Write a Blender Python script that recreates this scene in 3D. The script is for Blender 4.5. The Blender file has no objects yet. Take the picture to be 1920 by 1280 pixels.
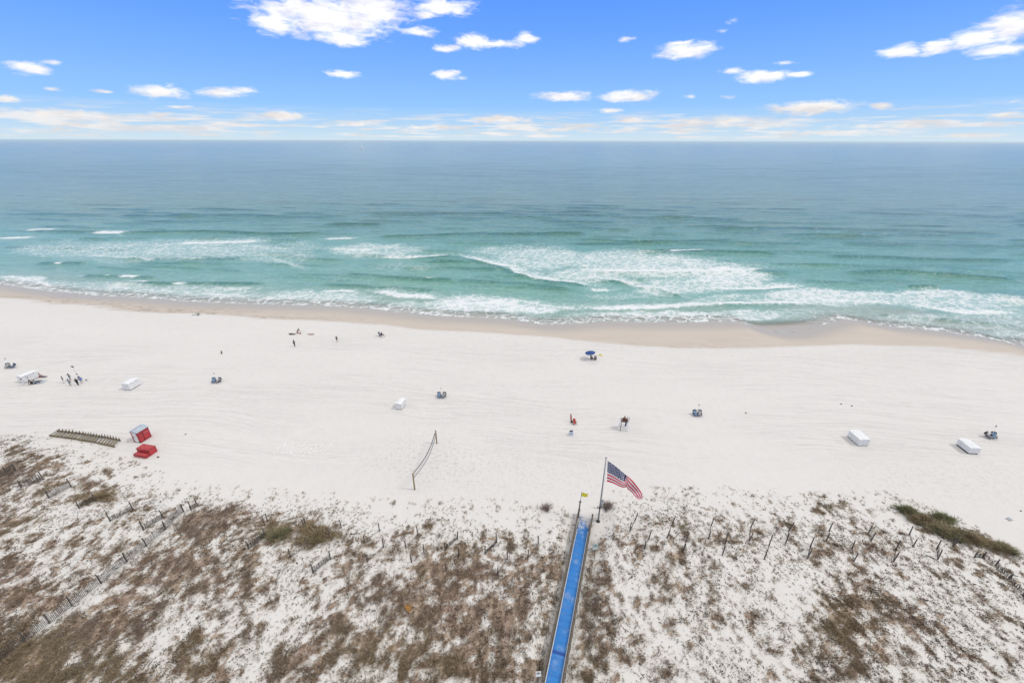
import bpy, bmesh, math, random
import numpy as np
from mathutils import Vector, Matrix, Euler
random.seed(7)
rng = np.random.default_rng(7)
SC = bpy.context.scene
COL = SC.collection
R = math.radians

# ------------------------------------------------------------------ camera
CAM_H = 48.0
PITCH = math.atan(376.2 / 800.0)
ROLL = R(0.15)
cam_d = bpy.data.cameras.new("camera")
cam = bpy.data.objects.new("camera", cam_d)
COL.objects.link(cam)
cam_d.sensor_width = 36.0
cam_d.lens = 15.0
cam_d.clip_start = 0.5
cam_d.clip_end = 200000.0
CM = Matrix.Rotation(math.pi / 2 - PITCH, 4, 'X') @ Matrix.Rotation(ROLL, 4, 'Z')
cam.matrix_world = Matrix.Translation((0, 0, CAM_H)) @ CM
SC.camera = cam
CM3 = np.array(CM.to_3x3())

# ------------------------------------------------------------------ sun, exposure
SUN_EL, SUN_AZ = 52.0, 96.0          # azimuth measured clockwise from +Y (out to sea)
sd = bpy.data.lights.new("sun", 'SUN')
sd.energy = 1.35
sd.angle = R(10.0)
sd.color = (1.0, 0.965, 0.92)
sun = bpy.data.objects.new("sun", sd)
COL.objects.link(sun)
_s = Vector((math.sin(R(SUN_AZ)) * math.cos(R(SUN_EL)), math.cos(R(SUN_AZ)) * math.cos(R(SUN_EL)), math.sin(R(SUN_EL))))
sun.rotation_euler = _s.to_track_quat('Z', 'Y').to_euler()
sun.location = (200, 100, 300)
SC.view_settings.view_transform = 'Standard'
SC.view_settings.look = 'None'
SC.view_settings.exposure = 0.0
SC.view_settings.gamma = 1.0
SC.render.engine = 'CYCLES'
SC.cycles.max_bounces = 6
SC.cycles.transparent_max_bounces = 8
SC.cycles.volume_bounces = 2
SC.cycles.caustics_reflective = False
SC.cycles.caustics_refractive = False

# ------------------------------------------------------------------ picture ray helpers
def ray_np(px, py):
    v = np.stack([np.asarray(px, float) - 960.0, 640.0 - np.asarray(py, float), -800.0 * np.ones_like(np.asarray(px, float))], -1)
    return v @ CM3.T

def azel(px, py):
    d = ray_np(px, py)
    return math.atan2(d[0], d[1]), math.atan2(d[2], math.hypot(d[0], d[1]))

# ------------------------------------------------------------------ node helper
class NT:
    def __init__(s, tree):
        s.t = tree; s.n = tree.nodes; s.l = tree.links
    def new(s, typ, **kw):
        n = s.n.new(typ)
        for k, v in kw.items():
            setattr(n, k, v)
        return n
    def put(s, inp, v):
        if isinstance(v, bpy.types.NodeSocket):
            s.l.new(v, inp)
        elif v is not None:
            try:
                inp.default_value = v
            except Exception:
                inp.default_value = tuple(v) + (1.0,)
    def m(s, op, a, b=None, c=None, clamp=False):
        n = s.new('ShaderNodeMath', operation=op, use_clamp=clamp)
        s.put(n.inputs[0], a); s.put(n.inputs[1], b); s.put(n.inputs[2], c)
        return n.outputs[0]
    def v(s, op, a, b=None, out=0, scale=None):
        n = s.new('ShaderNodeVectorMath', operation=op)
        s.put(n.inputs[0], a); s.put(n.inputs[1], b)
        if scale is not None: s.put(n.inputs['Scale'], scale)
        return n.outputs[out]
    def comb(s, x, y, z=0.0):
        n = s.new('ShaderNodeCombineXYZ')
        s.put(n.inputs[0], x); s.put(n.inputs[1], y); s.put(n.inputs[2], z)
        return n.outputs[0]
    def sep(s, v):
        n = s.new('ShaderNodeSeparateXYZ'); s.put(n.inputs[0], v); return n.outputs
    def mix(s, f, a, b, blend='MIX'):
        n = s.new('ShaderNodeMix', data_type='RGBA', blend_type=blend)
        s.put(n.inputs[0], f)
        for i, q in ((6, a), (7, b)):
            if isinstance(q, (tuple, list)) and len(q) == 3: q = tuple(q) + (1.0,)
            s.put(n.inputs[i], q)
        return n.outputs[2]
    def mixf(s, f, a, b):
        n = s.new('ShaderNodeMix', data_type='FLOAT')
        s.put(n.inputs[0], f); s.put(n.inputs[2], a); s.put(n.inputs[3], b)
        return n.outputs[0]
    def ss(s, x, lo, hi):
        n = s.new('ShaderNodeMapRange', interpolation_type='SMOOTHSTEP')
        s.put(n.inputs[0], x); s.put(n.inputs[1], lo); s.put(n.inputs[2], hi)
        n.inputs[3].default_value = 0.0; n.inputs[4].default_value = 1.0
        return n.outputs[0]
    def noise(s, vec, scale=1.0, detail=2.0, rough=0.5, dist=0.0, col=False, typ='FBM'):
        n = s.new('ShaderNodeTexNoise', noise_type=typ)
        s.put(n.inputs['Vector'], vec); n.inputs['Scale'].default_value = scale
        n.inputs['Detail'].default_value = detail; n.inputs['Roughness'].default_value = rough
        n.inputs['Distortion'].default_value = dist
        return n.outputs[1 if col else 0]
    def ramp(s, f, stops, interp='LINEAR'):
        n = s.new('ShaderNodeValToRGB'); s.put(n.inputs[0], f)
        cr = n.color_ramp; cr.interpolation = interp
        while len(cr.elements) < len(stops): cr.elements.new(0.5)
        for e, (p, c) in zip(cr.elements, stops):
            e.position = p; e.color = tuple(c) + ((1.0,) if len(c) == 3 else ())
        return n.outputs[0]
    def attr(s, name, col=False):
        n = s.new('ShaderNodeAttribute'); n.attribute_name = name
        return n.outputs[0] if col else n.outputs[2]
    def bump(s, h, strength=0.3, dist=0.1, normal=None):
        n = s.new('ShaderNodeBump'); s.put(n.inputs['Height'], h)
        s.put(n.inputs['Strength'], strength)
        n.inputs['Distance'].default_value = dist
        if normal is not None: s.l.new(normal, n.inputs['Normal'])
        return n.outputs[0]

# ------------------------------------------------------------------ world: daylight sky, fair weather clouds low down, an unseen bright deck added overhead for soft light
world = bpy.data.worlds.new("World")
SC.world = world
world.use_nodes = True
w = NT(world.node_tree)
w.n.clear()
out = w.new('ShaderNodeOutputWorld')
bg = w.new('ShaderNodeBackground')
bg.inputs['Strength'].default_value = 0.1
w.l.new(bg.outputs[0], out.inputs[0])
sky = w.new('ShaderNodeTexSky', sky_type='NISHITA')
sky.sun_disc = False
sky.sun_elevation = R(SUN_EL)
sky.sun_rotation = R(SUN_AZ)
sky.air_density = 1.0; sky.dust_density = 0.6; sky.ozone_density = 1.5
tc = w.new('ShaderNodeTexCoord')
D = tc.outputs['Generated']
sx, sy, sz = w.sep(D)
AZ = w.m('ARCTAN2', sx, sy)
EL = w.m('ARCSINE', sz)
EN = w.m('DIVIDE', EL, R(30.0), clamp=True)
grade = w.ramp(EN, [(0.0, (6.6, 8.2, 9.3)), (0.05, (4.9, 7.2, 9.7)), (0.12, (3.0, 5.9, 10.4)), (0.24, (2.1, 4.8, 10.5)), (0.36, (1.45, 3.9, 10.5)), (0.47, (1.05, 3.3, 10.5)), (1.0, (0.8, 2.6, 9.4))])
base = w.mix(0.93, sky.outputs[0], grade)
# wind-drawn warp of the cloud coordinates
P0 = w.comb(w.m('MULTIPLY', AZ, 10.0), w.m('MULTIPLY', EL, 30.0), 3.7)
warp = w.noise(P0, 1.1, 4.0, 0.6, col=True)
warp = w.v('SUBTRACT', warp, (0.5, 0.5, 0.5))
warp = w.v('MULTIPLY', warp, (0.055, 0.016, 0.0))
fine = w.noise(P0, 3.2, 5.0, 0.62, dist=0.6)
P = w.v('ADD', w.comb(AZ, EL, 0.0), warp)
CLOUDS = [  # px, py, half width, half height on the photograph, opacity
 (620,34,142,42,1),(560,18,80,28,1),(700,16,82,36,1),(785,60,35,9,.9),(512,42,48,22,1),(640,72,60,17,1),
 (830,14,62,17,.9),(800,28,30,8,.7),(885,78,36,15,1),(985,72,25,11,1),(935,83,50,8,.8),(840,92,28,7,.8),
 (1172,75,15,6,.7),(1285,97,62,15,1),(1268,86,30,6,.7),(1370,42,12,4,.4),(1348,62,14,3,.35),
 (1690,95,45,12,1),(1755,86,50,13,1),(1830,70,52,20,1),(1888,52,55,34,1),(1870,95,60,12,.9),
 (1370,133,24,6,.8),(1430,144,52,11,1),(1492,140,28,6,.9),(1468,118,18,4,.5),
 (42,128,47,12,1),(95,118,26,6,.8),(645,140,32,8,.95),(835,141,27,8,.95),(866,146,14,3,.5),
 (105,170,14,4,.45),(181,170,15,3.5,.7),(300,172,56,12,.9),(420,175,50,10,1),(462,171,24,6,.7),
 (15,189,22,6,.9),(335,201,22,4,.7),(1055,181,56,9,.95),(1180,181,56,11,.9),(1143,208,22,4,.7),(1290,181,13,4,.6),(1362,182,14,4,.4),
 (1520,204,90,13,.85),(1655,201,25,7,.7),(1880,215,52,7,.6),(1910,187,15,3,.5),(535,219,60,9,.85),(945,224,58,8,.9),(1185,226,40,6,.7),
 (90,217,125,12,.7),(200,222,45,7,.6),(305,217,36,6,.75),(660,235,62,6,.6),(815,240,72,5,.6),(1350,230,115,10,.6),(1720,235,170,8,.5),
 (430,235,62,5,.5),(1050,243,95,5,.5),(1560,249,160,6,.5),(300,243,115,5,.5),(110,246,120,5,.4)]
acc = None
for (cx, cy, rx, ry, op) in CLOUDS:
    a0, e0 = azel(cx, cy)
    a1, _ = azel(cx + rx, cy); a2, _ = azel(cx - rx, cy)
    _, e1 = azel(cx, cy - ry); _, e2 = azel(cx, cy + ry)
    ra = max(0.004, abs(a1 - a2) / 2) * 1.14; re = max(0.0016, abs(e1 - e2) / 2) * 1.22
    q = w.v('MULTIPLY_ADD', P)
    nd = w.n[-1]
    nd.inputs[1].default_value = (1 / ra, 1 / re, 0)
    nd.inputs[2].default_value = (-a0 / ra, -e0 / re, 0)
    ln = w.v('LENGTH', q, out=1)
    op = op if cy < 195 else min(1.0, op * 1.25)
    f = w.m('MULTIPLY_ADD', ln, -op, op)      # op*(1-len)
    acc = f if acc is None else w.m('MAXIMUM', acc, f)
ero = w.m('MULTIPLY_ADD', fine, 1.0, -0.5)
dens = w.m('MULTIPLY_ADD', ero, 1.5, acc)
cm = w.ss(dens, -0.06, 0.74)
# long thin streaks of cloud near the horizon
PH = w.comb(w.m('MULTIPLY', AZ, 10.0), w.m('MULTIPLY', EL, 135.0), 1.3)
st = w.noise(PH, 1.0, 4.0, 0.55, dist=0.3)
band = w.m('MULTIPLY', w.ss(EL, R(0.1), R(0.5)), w.m('SUBTRACT', 1.0, w.ss(EL, R(1.5), R(3.6))))
sm = w.m('MULTIPLY', w.ss(st, 0.46, 0.62), w.m('MULTIPLY', band, 0.85))
cmask = w.m('MAXIMUM', cm, sm)
shade = w.noise(P0, 1.7, 4.0, 0.6)
ccol_hi = w.mix(w.ss(shade, 0.42, 0.72), (10.6, 10.6, 10.7), (7.9, 7.9, 9.3))
ccol_lo = w.mix(w.ss(shade, 0.35, 0.65), (9.3, 9.0, 8.8), (7.7, 7.4, 7.4))
ccol = w.mix(w.ss(EL, R(2.0), R(6.0)), ccol_lo, ccol_hi)
col = w.mix(cmask, base, ccol)
# unseen bright cloud deck, added above the view for soft neutral light
dk = w.noise(D, 2.2, 4.0, 0.55)
deck = w.mix(w.ss(dk, 0.3, 0.7), (7.9, 7.8, 7.6), (10.1, 10.0, 9.7))
col = w.mix(w.ss(w.m('MULTIPLY_ADD', dk, R(8.0), EL), R(18.0), R(28.0)), col, deck)
low = w.ss(EL, R(-3.0), R(-0.3))
col = w.mix(low, (4.0, 4.2, 4.4), col)
w.l.new(col, bg.inputs['Color'])
world.cycles.sampling_method = 'MANUAL'
world.cycles.sample_map_resolution = 512

# ------------------------------------------------------------------ numpy noise
def _hash(ix, iy, seed):
    h = (ix * 374761393 + iy * 668265263 + seed * 1442695041) & 0xFFFFFFFF
    h = ((h ^ (h >> 13)) * 1274126177) & 0xFFFFFFFF
    h = h ^ (h >> 16)
    return (h & 0xFFFF) / 65535.0
def vnoise(x, y, seed=0):
    x = np.asarray(x, float); y = np.asarray(y, float)
    ix = np.floor(x).astype(np.int64); iy = np.floor(y).astype(np.int64)
    fx = x - ix; fy = y - iy
    fx = fx * fx * (3 - 2 * fx); fy = fy * fy * (3 - 2 * fy)
    a = _hash(ix, iy, seed); b = _hash(ix + 1, iy, seed); c = _hash(ix, iy + 1, seed); d = _hash(ix + 1, iy + 1, seed)
    return (a * (1 - fx) + b * fx) * (1 - fy) + (c * (1 - fx) + d * fx) * fy
def fbm(x, y, seed=0, oct=4, gain=0.5):
    s = 0; a = 1; t = 0
    for i in range(oct):
        s = s + a * vnoise(x * 2 ** i, y * 2 ** i, seed + i * 17); t += a; a *= gain
    return s / t
def sstep(x, lo, hi):
    t = np.clip((x - lo) / (hi - lo), 0, 1); return t * t * (3 - 2 * t)

# ------------------------------------------------------------------ where things lie
def flat(px, py, z):
    d = ray_np(px, py)
    t = (z - CAM_H) / d[..., 2]
    return d[..., 0] * t, d[..., 1] * t
def to_px(x, y, z):
    v = np.stack([x, y, z - CAM_H + 0 * x], -1) @ CM3       # world to camera: R^T v
    return 960 + 800 * v[..., 0] / -v[..., 2], 640 - 800 * v[..., 1] / -v[..., 2]

ZW = -0.8      # sea level; the dry beach is 0
SWASH = [(0,534),(33,538),(80,545),(133,552),(190,555),(250,558),(310,563),(367,567),(500,571),(633,575),(690,580),(740,585),(807,592),(870,595),(940,598),(985,604),(1017,609),(1060,609),(1100,606),(1140,603),(1200,605),(1280,605),(1340,604),(1385,603),(1410,613),(1450,623),(1490,624),(1525,616),(1560,606),(1587,599),(1620,604),(1663,612),(1730,618),(1780,624),(1850,634),(1913,649)]
WETB = [(0,559),(57,562),(110,570),(160,571),(220,580),(300,587),(380,589),(457,593),(533,600),(633,604),(710,609),(790,617),(870,621),(940,626),(1040,634),(1100,640),(1173,646),(1273,652),(1350,654),(1397,653),(1513,648),(1613,646),(1747,651),(1830,658),(1913,667)]
def curve_xy(pts, z):
    a = np.array(pts, float)
    x, y = flat(a[:, 0], a[:, 1], z)
    o = np.argsort(x); x = x[o]; y = y[o]
    sl = (y[-1] - y[0]) / (x[-1] - x[0])
    x = np.concatenate([[x[0] - 4000], x, [x[-1] + 4000]])
    y = np.concatenate([[y[0] - sl * 400], y, [y[-1] + sl * 400]])
    return x, y
_sx, _sy = curve_xy(SWASH, ZW)
_wx, _wy = curve_xy(WETB, 0.0)
def S_of(x): return np.interp(x, _sx, _sy)
def W_of(x): return np.interp(x, _wx, _wy)
# seaward limit of the dune vegetation
VEGB = [(-600,780),(-200,790),(0,803),(60,815),(150,848),(250,893),(330,922),(450,935),(600,945),(760,962),(900,955),(1060,972),(1120,985),(1145,940),(1300,932),(1500,936),(1600,944),(1690,944),(1780,968),(1850,1003),(1920,1050),(2300,1180)]
_vx, _vy = curve_xy(VEGB, 0.0)
_vx = _vx[1:-1]; _vy = _vy[1:-1]
def V_of(x): return np.interp(x, _vx, _vy)
def terrain(x, y):
    x = np.asarray(x, float); y = np.asarray(y, float)
    s = S_of(x); wv = W_of(x)
    z = np.where(y > wv, ZW * np.clip((y - wv) / np.maximum(s - wv, 1.0), 0, 1), 0.0)
    z = np.where(y > s, np.maximum(ZW - 0.06 * (y - s), -12.0), z)
    dv = V_of(x) - y
    m = sstep(dv, 0.0, 9.0)
    h = 0.55 * m + m * (1.5 * (fbm(x * 0.075, y * 0.05, 3, 3) - 0.42) + 0.30 * (fbm(x * 0.55, y * 0.22, 9, 3) - 0.5))
    ridge = np.exp(-((dv - 4.5) / 3.5) ** 2) * 0.55 * fbm(x * 0.12, y * 0.1, 21, 2)
    bw = np.abs(x - (4.11 + (y - 23.5) * (10.4 - 4.11) / (43.96 - 23.5)))
    keep = sstep(bw, 1.5, 4.0)
    roll = 0.05 * (fbm(x * 0.05, y * 0.09, 31, 3) - 0.5) * (1 - m) * sstep(wv - y, 0, 8)
    return z + (h + ridge) * keep + roll
def G(px, py, it=6):
    z = 0.0
    for _ in range(it):
        x, y = flat(px, py, z)
        z = float(terrain(x, y))
    return Vector((float(x), float(y), z))

def mesh_np(name, verts, faces, material, smooth=True):
    me = bpy.data.meshes.new(name)
    nv = len(verts); nf, k = faces.shape
    me.vertices.add(nv); me.vertices.foreach_set('co', np.ascontiguousarray(verts, dtype=np.float32).ravel())
    me.loops.add(nf * k); me.loops.foreach_set('vertex_index', np.ascontiguousarray(faces, dtype=np.int32).ravel())
    me.polygons.add(nf); me.polygons.foreach_set('loop_start', np.arange(0, nf * k, k, dtype=np.int32))
    me.polygons.foreach_set('loop_total', np.full(nf, k, dtype=np.int32))
    me.update(calc_edges=True)
    me.validate()
    if smooth: me.polygons.foreach_set('use_smooth', np.ones(len(me.polygons), dtype=bool))
    me.materials.append(material)
    o = bpy.data.objects.new(name, me); COL.objects.link(o)
    return o
def vattr(o, name, arr):
    a = o.data.attributes.new(name, 'FLOAT', 'POINT'); a.data.foreach_set('value', np.ascontiguousarray(arr, dtype=np.float32).ravel())
def grid_faces(nx, ny):
    i = np.arange(nx - 1)[None, :] + np.arange(ny - 1)[:, None] * nx
    i = i.ravel()
    return np.stack([i, i + 1, i + 1 + nx, i + nx], 1)
def principled(m, **kw):
    p = m.n.get('Principled BSDF') or m.new('ShaderNodeBsdfPrincipled')
    for k, v in kw.items(): m.put(p.inputs[k.replace('_', ' ')], v)
    return p
def new_mat(name):
    mt = bpy.data.materials.new(name); mt.use_nodes = True
    t = NT(mt.node_tree)
    return mt, t, t.n['Principled BSDF'], t.n['Material Output']

# distance from points to a polyline, world metres
def poly_dist(X, Y, pts, signed=False):
    best = np.full(X.shape, 1e9); sg = np.zeros(X.shape); par = np.zeros(X.shape)
    n = len(pts) - 1
    for i in range(n):
        ax, ay = pts[i]; bx, by = pts[i + 1]
        dx, dy = bx - ax, by - ay; L2 = dx * dx + dy * dy + 1e-9
        t = np.clip(((X - ax) * dx + (Y - ay) * dy) / L2, 0, 1)
        ex = X - ax - t * dx; ey = Y - ay - t * dy
        d = np.hypot(ex, ey)
        c = (dx * ey - dy * ex) * (1 if dx >= 0 else -1)
        u = d < best
        best = np.where(u, d, best); sg = np.where(u, c, sg); par = np.where(u, (i + t) / n, par)
    return best, np.sign(sg), par

# ------------------------------------------------------------------ the beach and dune ground, one sheet
VEG = [ # px, py, rx, ry, kind (0 grey brown, 1 ochre, 2 dark olive, 3 reddish brown), density
 (400,985,75,40,0,.95),(350,1075,110,62,0,.85),(430,1060,60,55,2,.75),(290,1050,60,40,3,.6),(160,1185,110,62,0,.95),(250,1150,60,50,3,.8),
 (60,1240,120,60,1,1.0),(150,1270,120,40,1,.95),(20,1190,60,60,2,.8),(60,1110,45,40,0,.8),(30,1080,50,35,3,.6),(90,1060,40,25,0,.5),
 (40,870,45,32,2,.8),(15,905,40,30,0,.85),(80,880,35,14,3,.8),(110,868,40,12,1,.5),(185,932,38,15,1,.9),(170,910,30,9,0,.7),(200,885,18,6,1,.7),(228,930,10,12,1,.6),
 (45,945,40,20,0,.35),(120,1025,50,22,3,.45),(60,1015,30,15,1,.5),(90,1098,30,14,1,.5),(150,985,40,14,0,.35),(260,985,40,16,1,.5),(310,965,40,18,2,.5),
 (580,1000,48,30,0,.9),(520,990,45,26,1,.75),(475,1000,30,30,0,.5),(545,1075,50,24,0,.45),(470,1090,70,30,0,.45),(430,1160,60,60,0,.4),(480,1230,60,30,1,.55),(400,1250,90,35,1,.65),(330,1240,50,25,1,.4),
 (700,1060,60,30,0,.6),(720,1120,80,45,0,.75),(660,1160,70,55,0,.55),(770,1050,60,35,3,.6),(830,1100,100,50,3,.85),(800,1160,110,55,0,.85),(880,1160,90,60,3,.9),(950,1180,90,90,0,.85),
 (700,1220,90,50,1,.75),(800,1250,130,40,1,.85),(900,1250,110,45,1,.9),(980,1250,60,40,2,.8),(620,1250,60,40,0,.55),(960,1090,50,45,0,.8),(1010,1060,30,35,2,.6),(900,1060,50,30,0,.6),(860,1040,40,25,1,.5),(750,1010,40,18,3,.5),(800,1000,20,14,1,.5),(560,1020,20,14,2,.6),
 (1150,1045,60,28,0,.8),(1190,1030,45,24,3,.7),(1245,1055,48,15,0,.85),(1200,1010,25,14,1,.5),(1265,990,35,12,1,.5),(1120,1090,30,40,2,.55),(1150,1120,60,35,0,.55),(1240,1110,50,35,0,.5),(1120,1180,40,60,0,.7),(1100,1250,60,35,1,.7),(1190,1200,60,70,0,.45),(1240,1180,30,40,3,.4),(1230,1260,60,25,0,.5),(1290,1100,40,40,0,.3),
 (1340,1150,28,22,0,.75),(1370,1170,22,14,2,.5),(1390,1110,30,14,3,.5),(1310,1220,40,35,0,.35),(1430,985,40,9,1,.7),(1350,965,30,10,1,.4),(1500,1005,22,14,0,.5),(1525,1055,26,12,0,.8),(1560,960,40,8,1,.5),(1480,1170,60,60,0,.25),(1450,1220,20,12,3,.7),(1510,1215,22,10,1,.5),
 (1570,1150,55,36,1,.95),(1620,1130,45,42,2,.9),(1600,1180,65,40,1,.9),(1640,1090,50,30,0,.5),(1690,1160,70,40,0,.65),(1640,1230,70,35,3,.8),(1600,1260,30,40,1,.85),(1720,1200,40,30,0,.45),(1690,1240,60,40,3,.55),(1620,1020,30,16,3,.6),(1600,1050,30,14,0,.5),(1680,1030,45,24,0,.35),(1750,1060,50,25,0,.35),(1740,1110,60,30,0,.3),(1800,1080,60,20,2,.35),(1830,1130,60,30,0,.25),(1880,1170,25,9,1,.5),(1790,1230,30,20,0,.4),
 (1800,1010,80,12,1,.5),(1870,1080,50,10,1,.5),(1640,960,40,8,1,.45)]
BARE = [(230,990,170,60,.6),(100,1050,90,60,.5),(200,1100,60,40,.6),(420,1130,70,60,.5),(520,1170,90,60,.5),(1450,1100,110,90,1),(1380,1060,90,35,.8),(1400,1230,120,70,.6),(1540,1110,40,60,.6),(1860,1220,90,80,.6),(380,1170,60,60,.8),(250,1240,50,30,.6),(330,1200,60,30,.5),(150,1040,110,40,.5),(120,960,90,35,.5),(230,1010,60,30,.6),(500,1050,60,20,.7),(560,1130,40,60,.6),(500,1190,50,40,.5),(640,1110,30,20,.7),(1180,1150,30,20,.4),(1290,1060,70,30,.5),(1800,1130,70,60,.4)]
def veg_density(x, y):
    """how thickly plants cover the dune, and which plant colours, at world x, y"""
    px, py = to_px(x, y, np.zeros_like(x))
    wx = x + 4.0 * (fbm(x * 0.3, y * 0.22, 71, 4) - 0.5); wy = y + 4.5 * (fbm(x * 0.3, y * 0.22, 77, 4) - 0.5)
    qx, qy = to_px(wx, wy, np.zeros_like(x))
    dens = np.zeros(x.shape); kd = np.zeros(x.shape + (4,))
    for (cx, cy, rx, ry, k, d) in VEG:
        r = np.hypot((qx - cx) / (rx * 1.1), (qy - cy) / (ry * 1.1))
        f = 0.85 * d * np.clip(1.4 - r, 0, 1) ** 0.9 * (r < 1.4)
        dens = np.maximum(dens, f); kd[..., k] += f
    inside = V_of(x) - y
    clump = fbm(x * 1.05, y * 0.95, 41, 5, 0.70)
    bare = np.zeros(x.shape)
    for (cx, cy, rx, ry, k) in BARE:
        bare = np.maximum(bare, k * (1 - sstep(np.hypot((qx - cx) / rx, (qy - cy) / ry), 0.5, 1.2)))
    bg_ = (0.28 + 0.34 * sstep(fbm(x * 0.16, y * 0.08, 55, 3), 0.35, 0.65)) * sstep(inside, 0.5, 9.0) * (1 - 0.8 * bare) * np.where(x > 12, 0.62, 1.0)
    d = np.maximum(dens * sstep(inside, -2, 2) * np.where(x > 12, np.where(qx > 1540, 1.08, 0.84), 1.06), bg_)
    fz = fbm(x * 3.1, y * 2.4, 143, 3, 0.7)
    cn = (clump - 0.5) / 0.115 + 4.2 * (d - 0.36) + 4.2 * (fz - 0.5)
    cover = 0.8 * sstep(cn, -1.3, 1.9) ** 1.3 + 0.2 * sstep(cn, -0.2, 0.9)
    bw = np.abs(x - (4.11 + (y - 23.5) * (10.4 - 4.11) / (43.96 - 23.5)))
    lf = [tuple(float(q) for q in flat(a, b, 0.6)) for a, b in ((94, 1167.5), (191, 1092.5), (276, 1023), (345, 959))]
    fd, _, _ = poly_dist(x, y, lf)
    cover = cover * sstep(bw, 0.9, 1.8) * (inside > -2.5) * (0.25 + 0.75 * sstep(fd + 0.8 * (fz - 0.5), 0.5, 1.9))
    return cover, kd, d, inside, bw

LONGF = [(-60, 1290), (0, 1238), (94, 1167.5), (191, 1092.5), (276, 1023), (345, 959)]
def axis(parts):
    a = []
    for lo, hi, st in parts:
        n = max(2, int(round((hi - lo) / st)))
        a.append(np.linspace(lo, hi, n, endpoint=False))
    a.append([parts[-1][1]])
    return np.concatenate(a)
gx = axis([(-40000, -3000, 6000), (-3000, -400, 200), (-400, -110, 6), (-110, 110, 0.45), (110, 400, 6), (400, 3000, 200), (3000, 40000, 6000)])
gy = axis([(-3000, -100, 300), (-100, 18, 6), (18, 62, 0.30), (62, 175, 0.9), (175, 400, 15)])
X, Y = np.meshgrid(gx, gy)
Z = terrain(X, Y)
cover, kd, dd, inside, bw = veg_density(X, Y)
wetd = (Y - W_of(X))
wet = sstep(wetd + 2.0 * (fbm(X * 0.08, Y * 0.3, 5, 3) - 0.5), -0.6, 0.9)
swd = (S_of(X) - Y)
gloss = wet * (1 - sstep(swd, 2.0, 9.0))

mt, t, p, o_ = new_mat("beach_sand")
geo = t.new('ShaderNodeNewGeometry'); PO = geo.outputs['Position']
n1 = t.noise(t.v('MULTIPLY', PO, (0.035, 0.06, 0.05)), 1.0, 4.0, 0.6)
n2 = t.noise(t.v('MULTIPLY', PO, (0.7, 0.45, 0.5)), 1.0, 5.0, 0.65)
grain = t.noise(PO, 5.5, 3.0, 0.7)
# raked and driven lines that run along the beach
px_, py_, pz_ = t.sep(PO)
wob = t.noise(t.v('MULTIPLY', PO, (0.018, 0.02, 0)), 1.0, 2.0, 0.5)
yy = t.m('ADD', t.m('MULTIPLY_ADD', wob, 16.0, py_), t.m('MULTIPLY', px_, 0.085))
lines = t.noise(t.comb(t.m('MULTIPLY', px_, 0.022), t.m('MULTIPLY', yy, 1.15), 0.0), 1.0, 3.0, 0.75)
wmask = t.noise(t.v('MULTIPLY', PO, (0.02, 0.05, 0)), 1.0, 2.0, 0.5)
lmask = t.m('MULTIPLY', t.m('MULTIPLY', t.ss(py_, 50.0, 60.0), t.m('SUBTRACT', 1.0, t.ss(py_, 98.0, 112.0))), t.ss(wmask, 0.36, 0.56))
rut = t.m('MULTIPLY', t.ss(t.m('ABSOLUTE', t.m('SUBTRACT', lines, 0.5)), 0.018, 0.0), lmask)
ripple = t.noise(t.v('MULTIPLY', PO, (0.9, 2.6, 1.0)), 1.0, 3.0, 0.6, dist=0.5)
foot = t.noise(PO, 1.7, 2.0, 0.5, dist=0.3)
dry = t.mix(n1, (0.665, 0.639, 0.614), (0.73, 0.706, 0.682))
dry = t.mix(t.m('MULTIPLY', t.ss(n2, 0.4, 0.75), 0.25), dry, (0.60, 0.565, 0.53))
dry = t.mix(t.m('MULTIPLY', t.ss(grain, 0.45, 0.8), 0.22), dry, (0.50, 0.46, 0.42))
dry = t.mix(t.m('MULTIPLY', rut, 0.12), dry, (0.52, 0.49, 0.46))
# trodden sand by the net: darker scuffs broken up by noise
scuff = t.m('MULTIPLY', t.attr('scuff'), t.ss(foot, 0.50, 0.66))
dry = t.mix(t.m('MULTIPLY', scuff, 0.45), dry, (0.46, 0.42, 0.38))
damp = t.noise(t.v('MULTIPLY', PO, (0.05, 0.35, 0.2)), 1.0, 4.0, 0.6)
wetc = t.mix(damp, (0.50, 0.435, 0.37), (0.60, 0.535, 0.47))
wetc = t.mix(t.attr('gloss'), wetc, (0.43, 0.39, 0.345))
# seaweed wrack drawn out in thin lines on the damp sand
wl = t.noise(t.v('MULTIPLY', PO, (0.10, 0.55, 0.2)), 1.0, 4.0, 0.55, dist=1.4)
wrack = t.m('MULTIPLY', t.ss(t.m('ABSOLUTE', t.m('SUBTRACT', wl, 0.5)), 0.040, 0.005), t.attr('wrack'))
wetc = t.mix(t.m('MULTIPLY', wrack, t.m('MULTIPLY', t.ss(grain, 0.2, 0.5), 0.85)), wetc, (0.20, 0.15, 0.11))
c = t.mix(t.attr('wet'), dry, wetc)
# dead leaves and twigs lying under the dune plants
lit = t.noise(t.v('MULTIPLY', PO, (3.0, 1.6, 2.0)), 1.0, 5.0, 0.7)
lith = t.noise(t.v('MULTIPLY', PO, (0.5, 0.3, 0.3)), 1.0, 3.0, 0.6)
litc = t.mix(t.ss(lith, 0.35, 0.65), (0.32, 0.235, 0.185), (0.42, 0.33, 0.25))
c = t.mix(t.m('MULTIPLY', t.ss(t.m('MULTIPLY_ADD', lit, 1.0, t.m('MULTIPLY_ADD', t.attr('litter'), 0.75, -0.5)), 0.35, 0.75), t.ss(t.attr('litter'), 0.0, 0.25)), c, litc)
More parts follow.
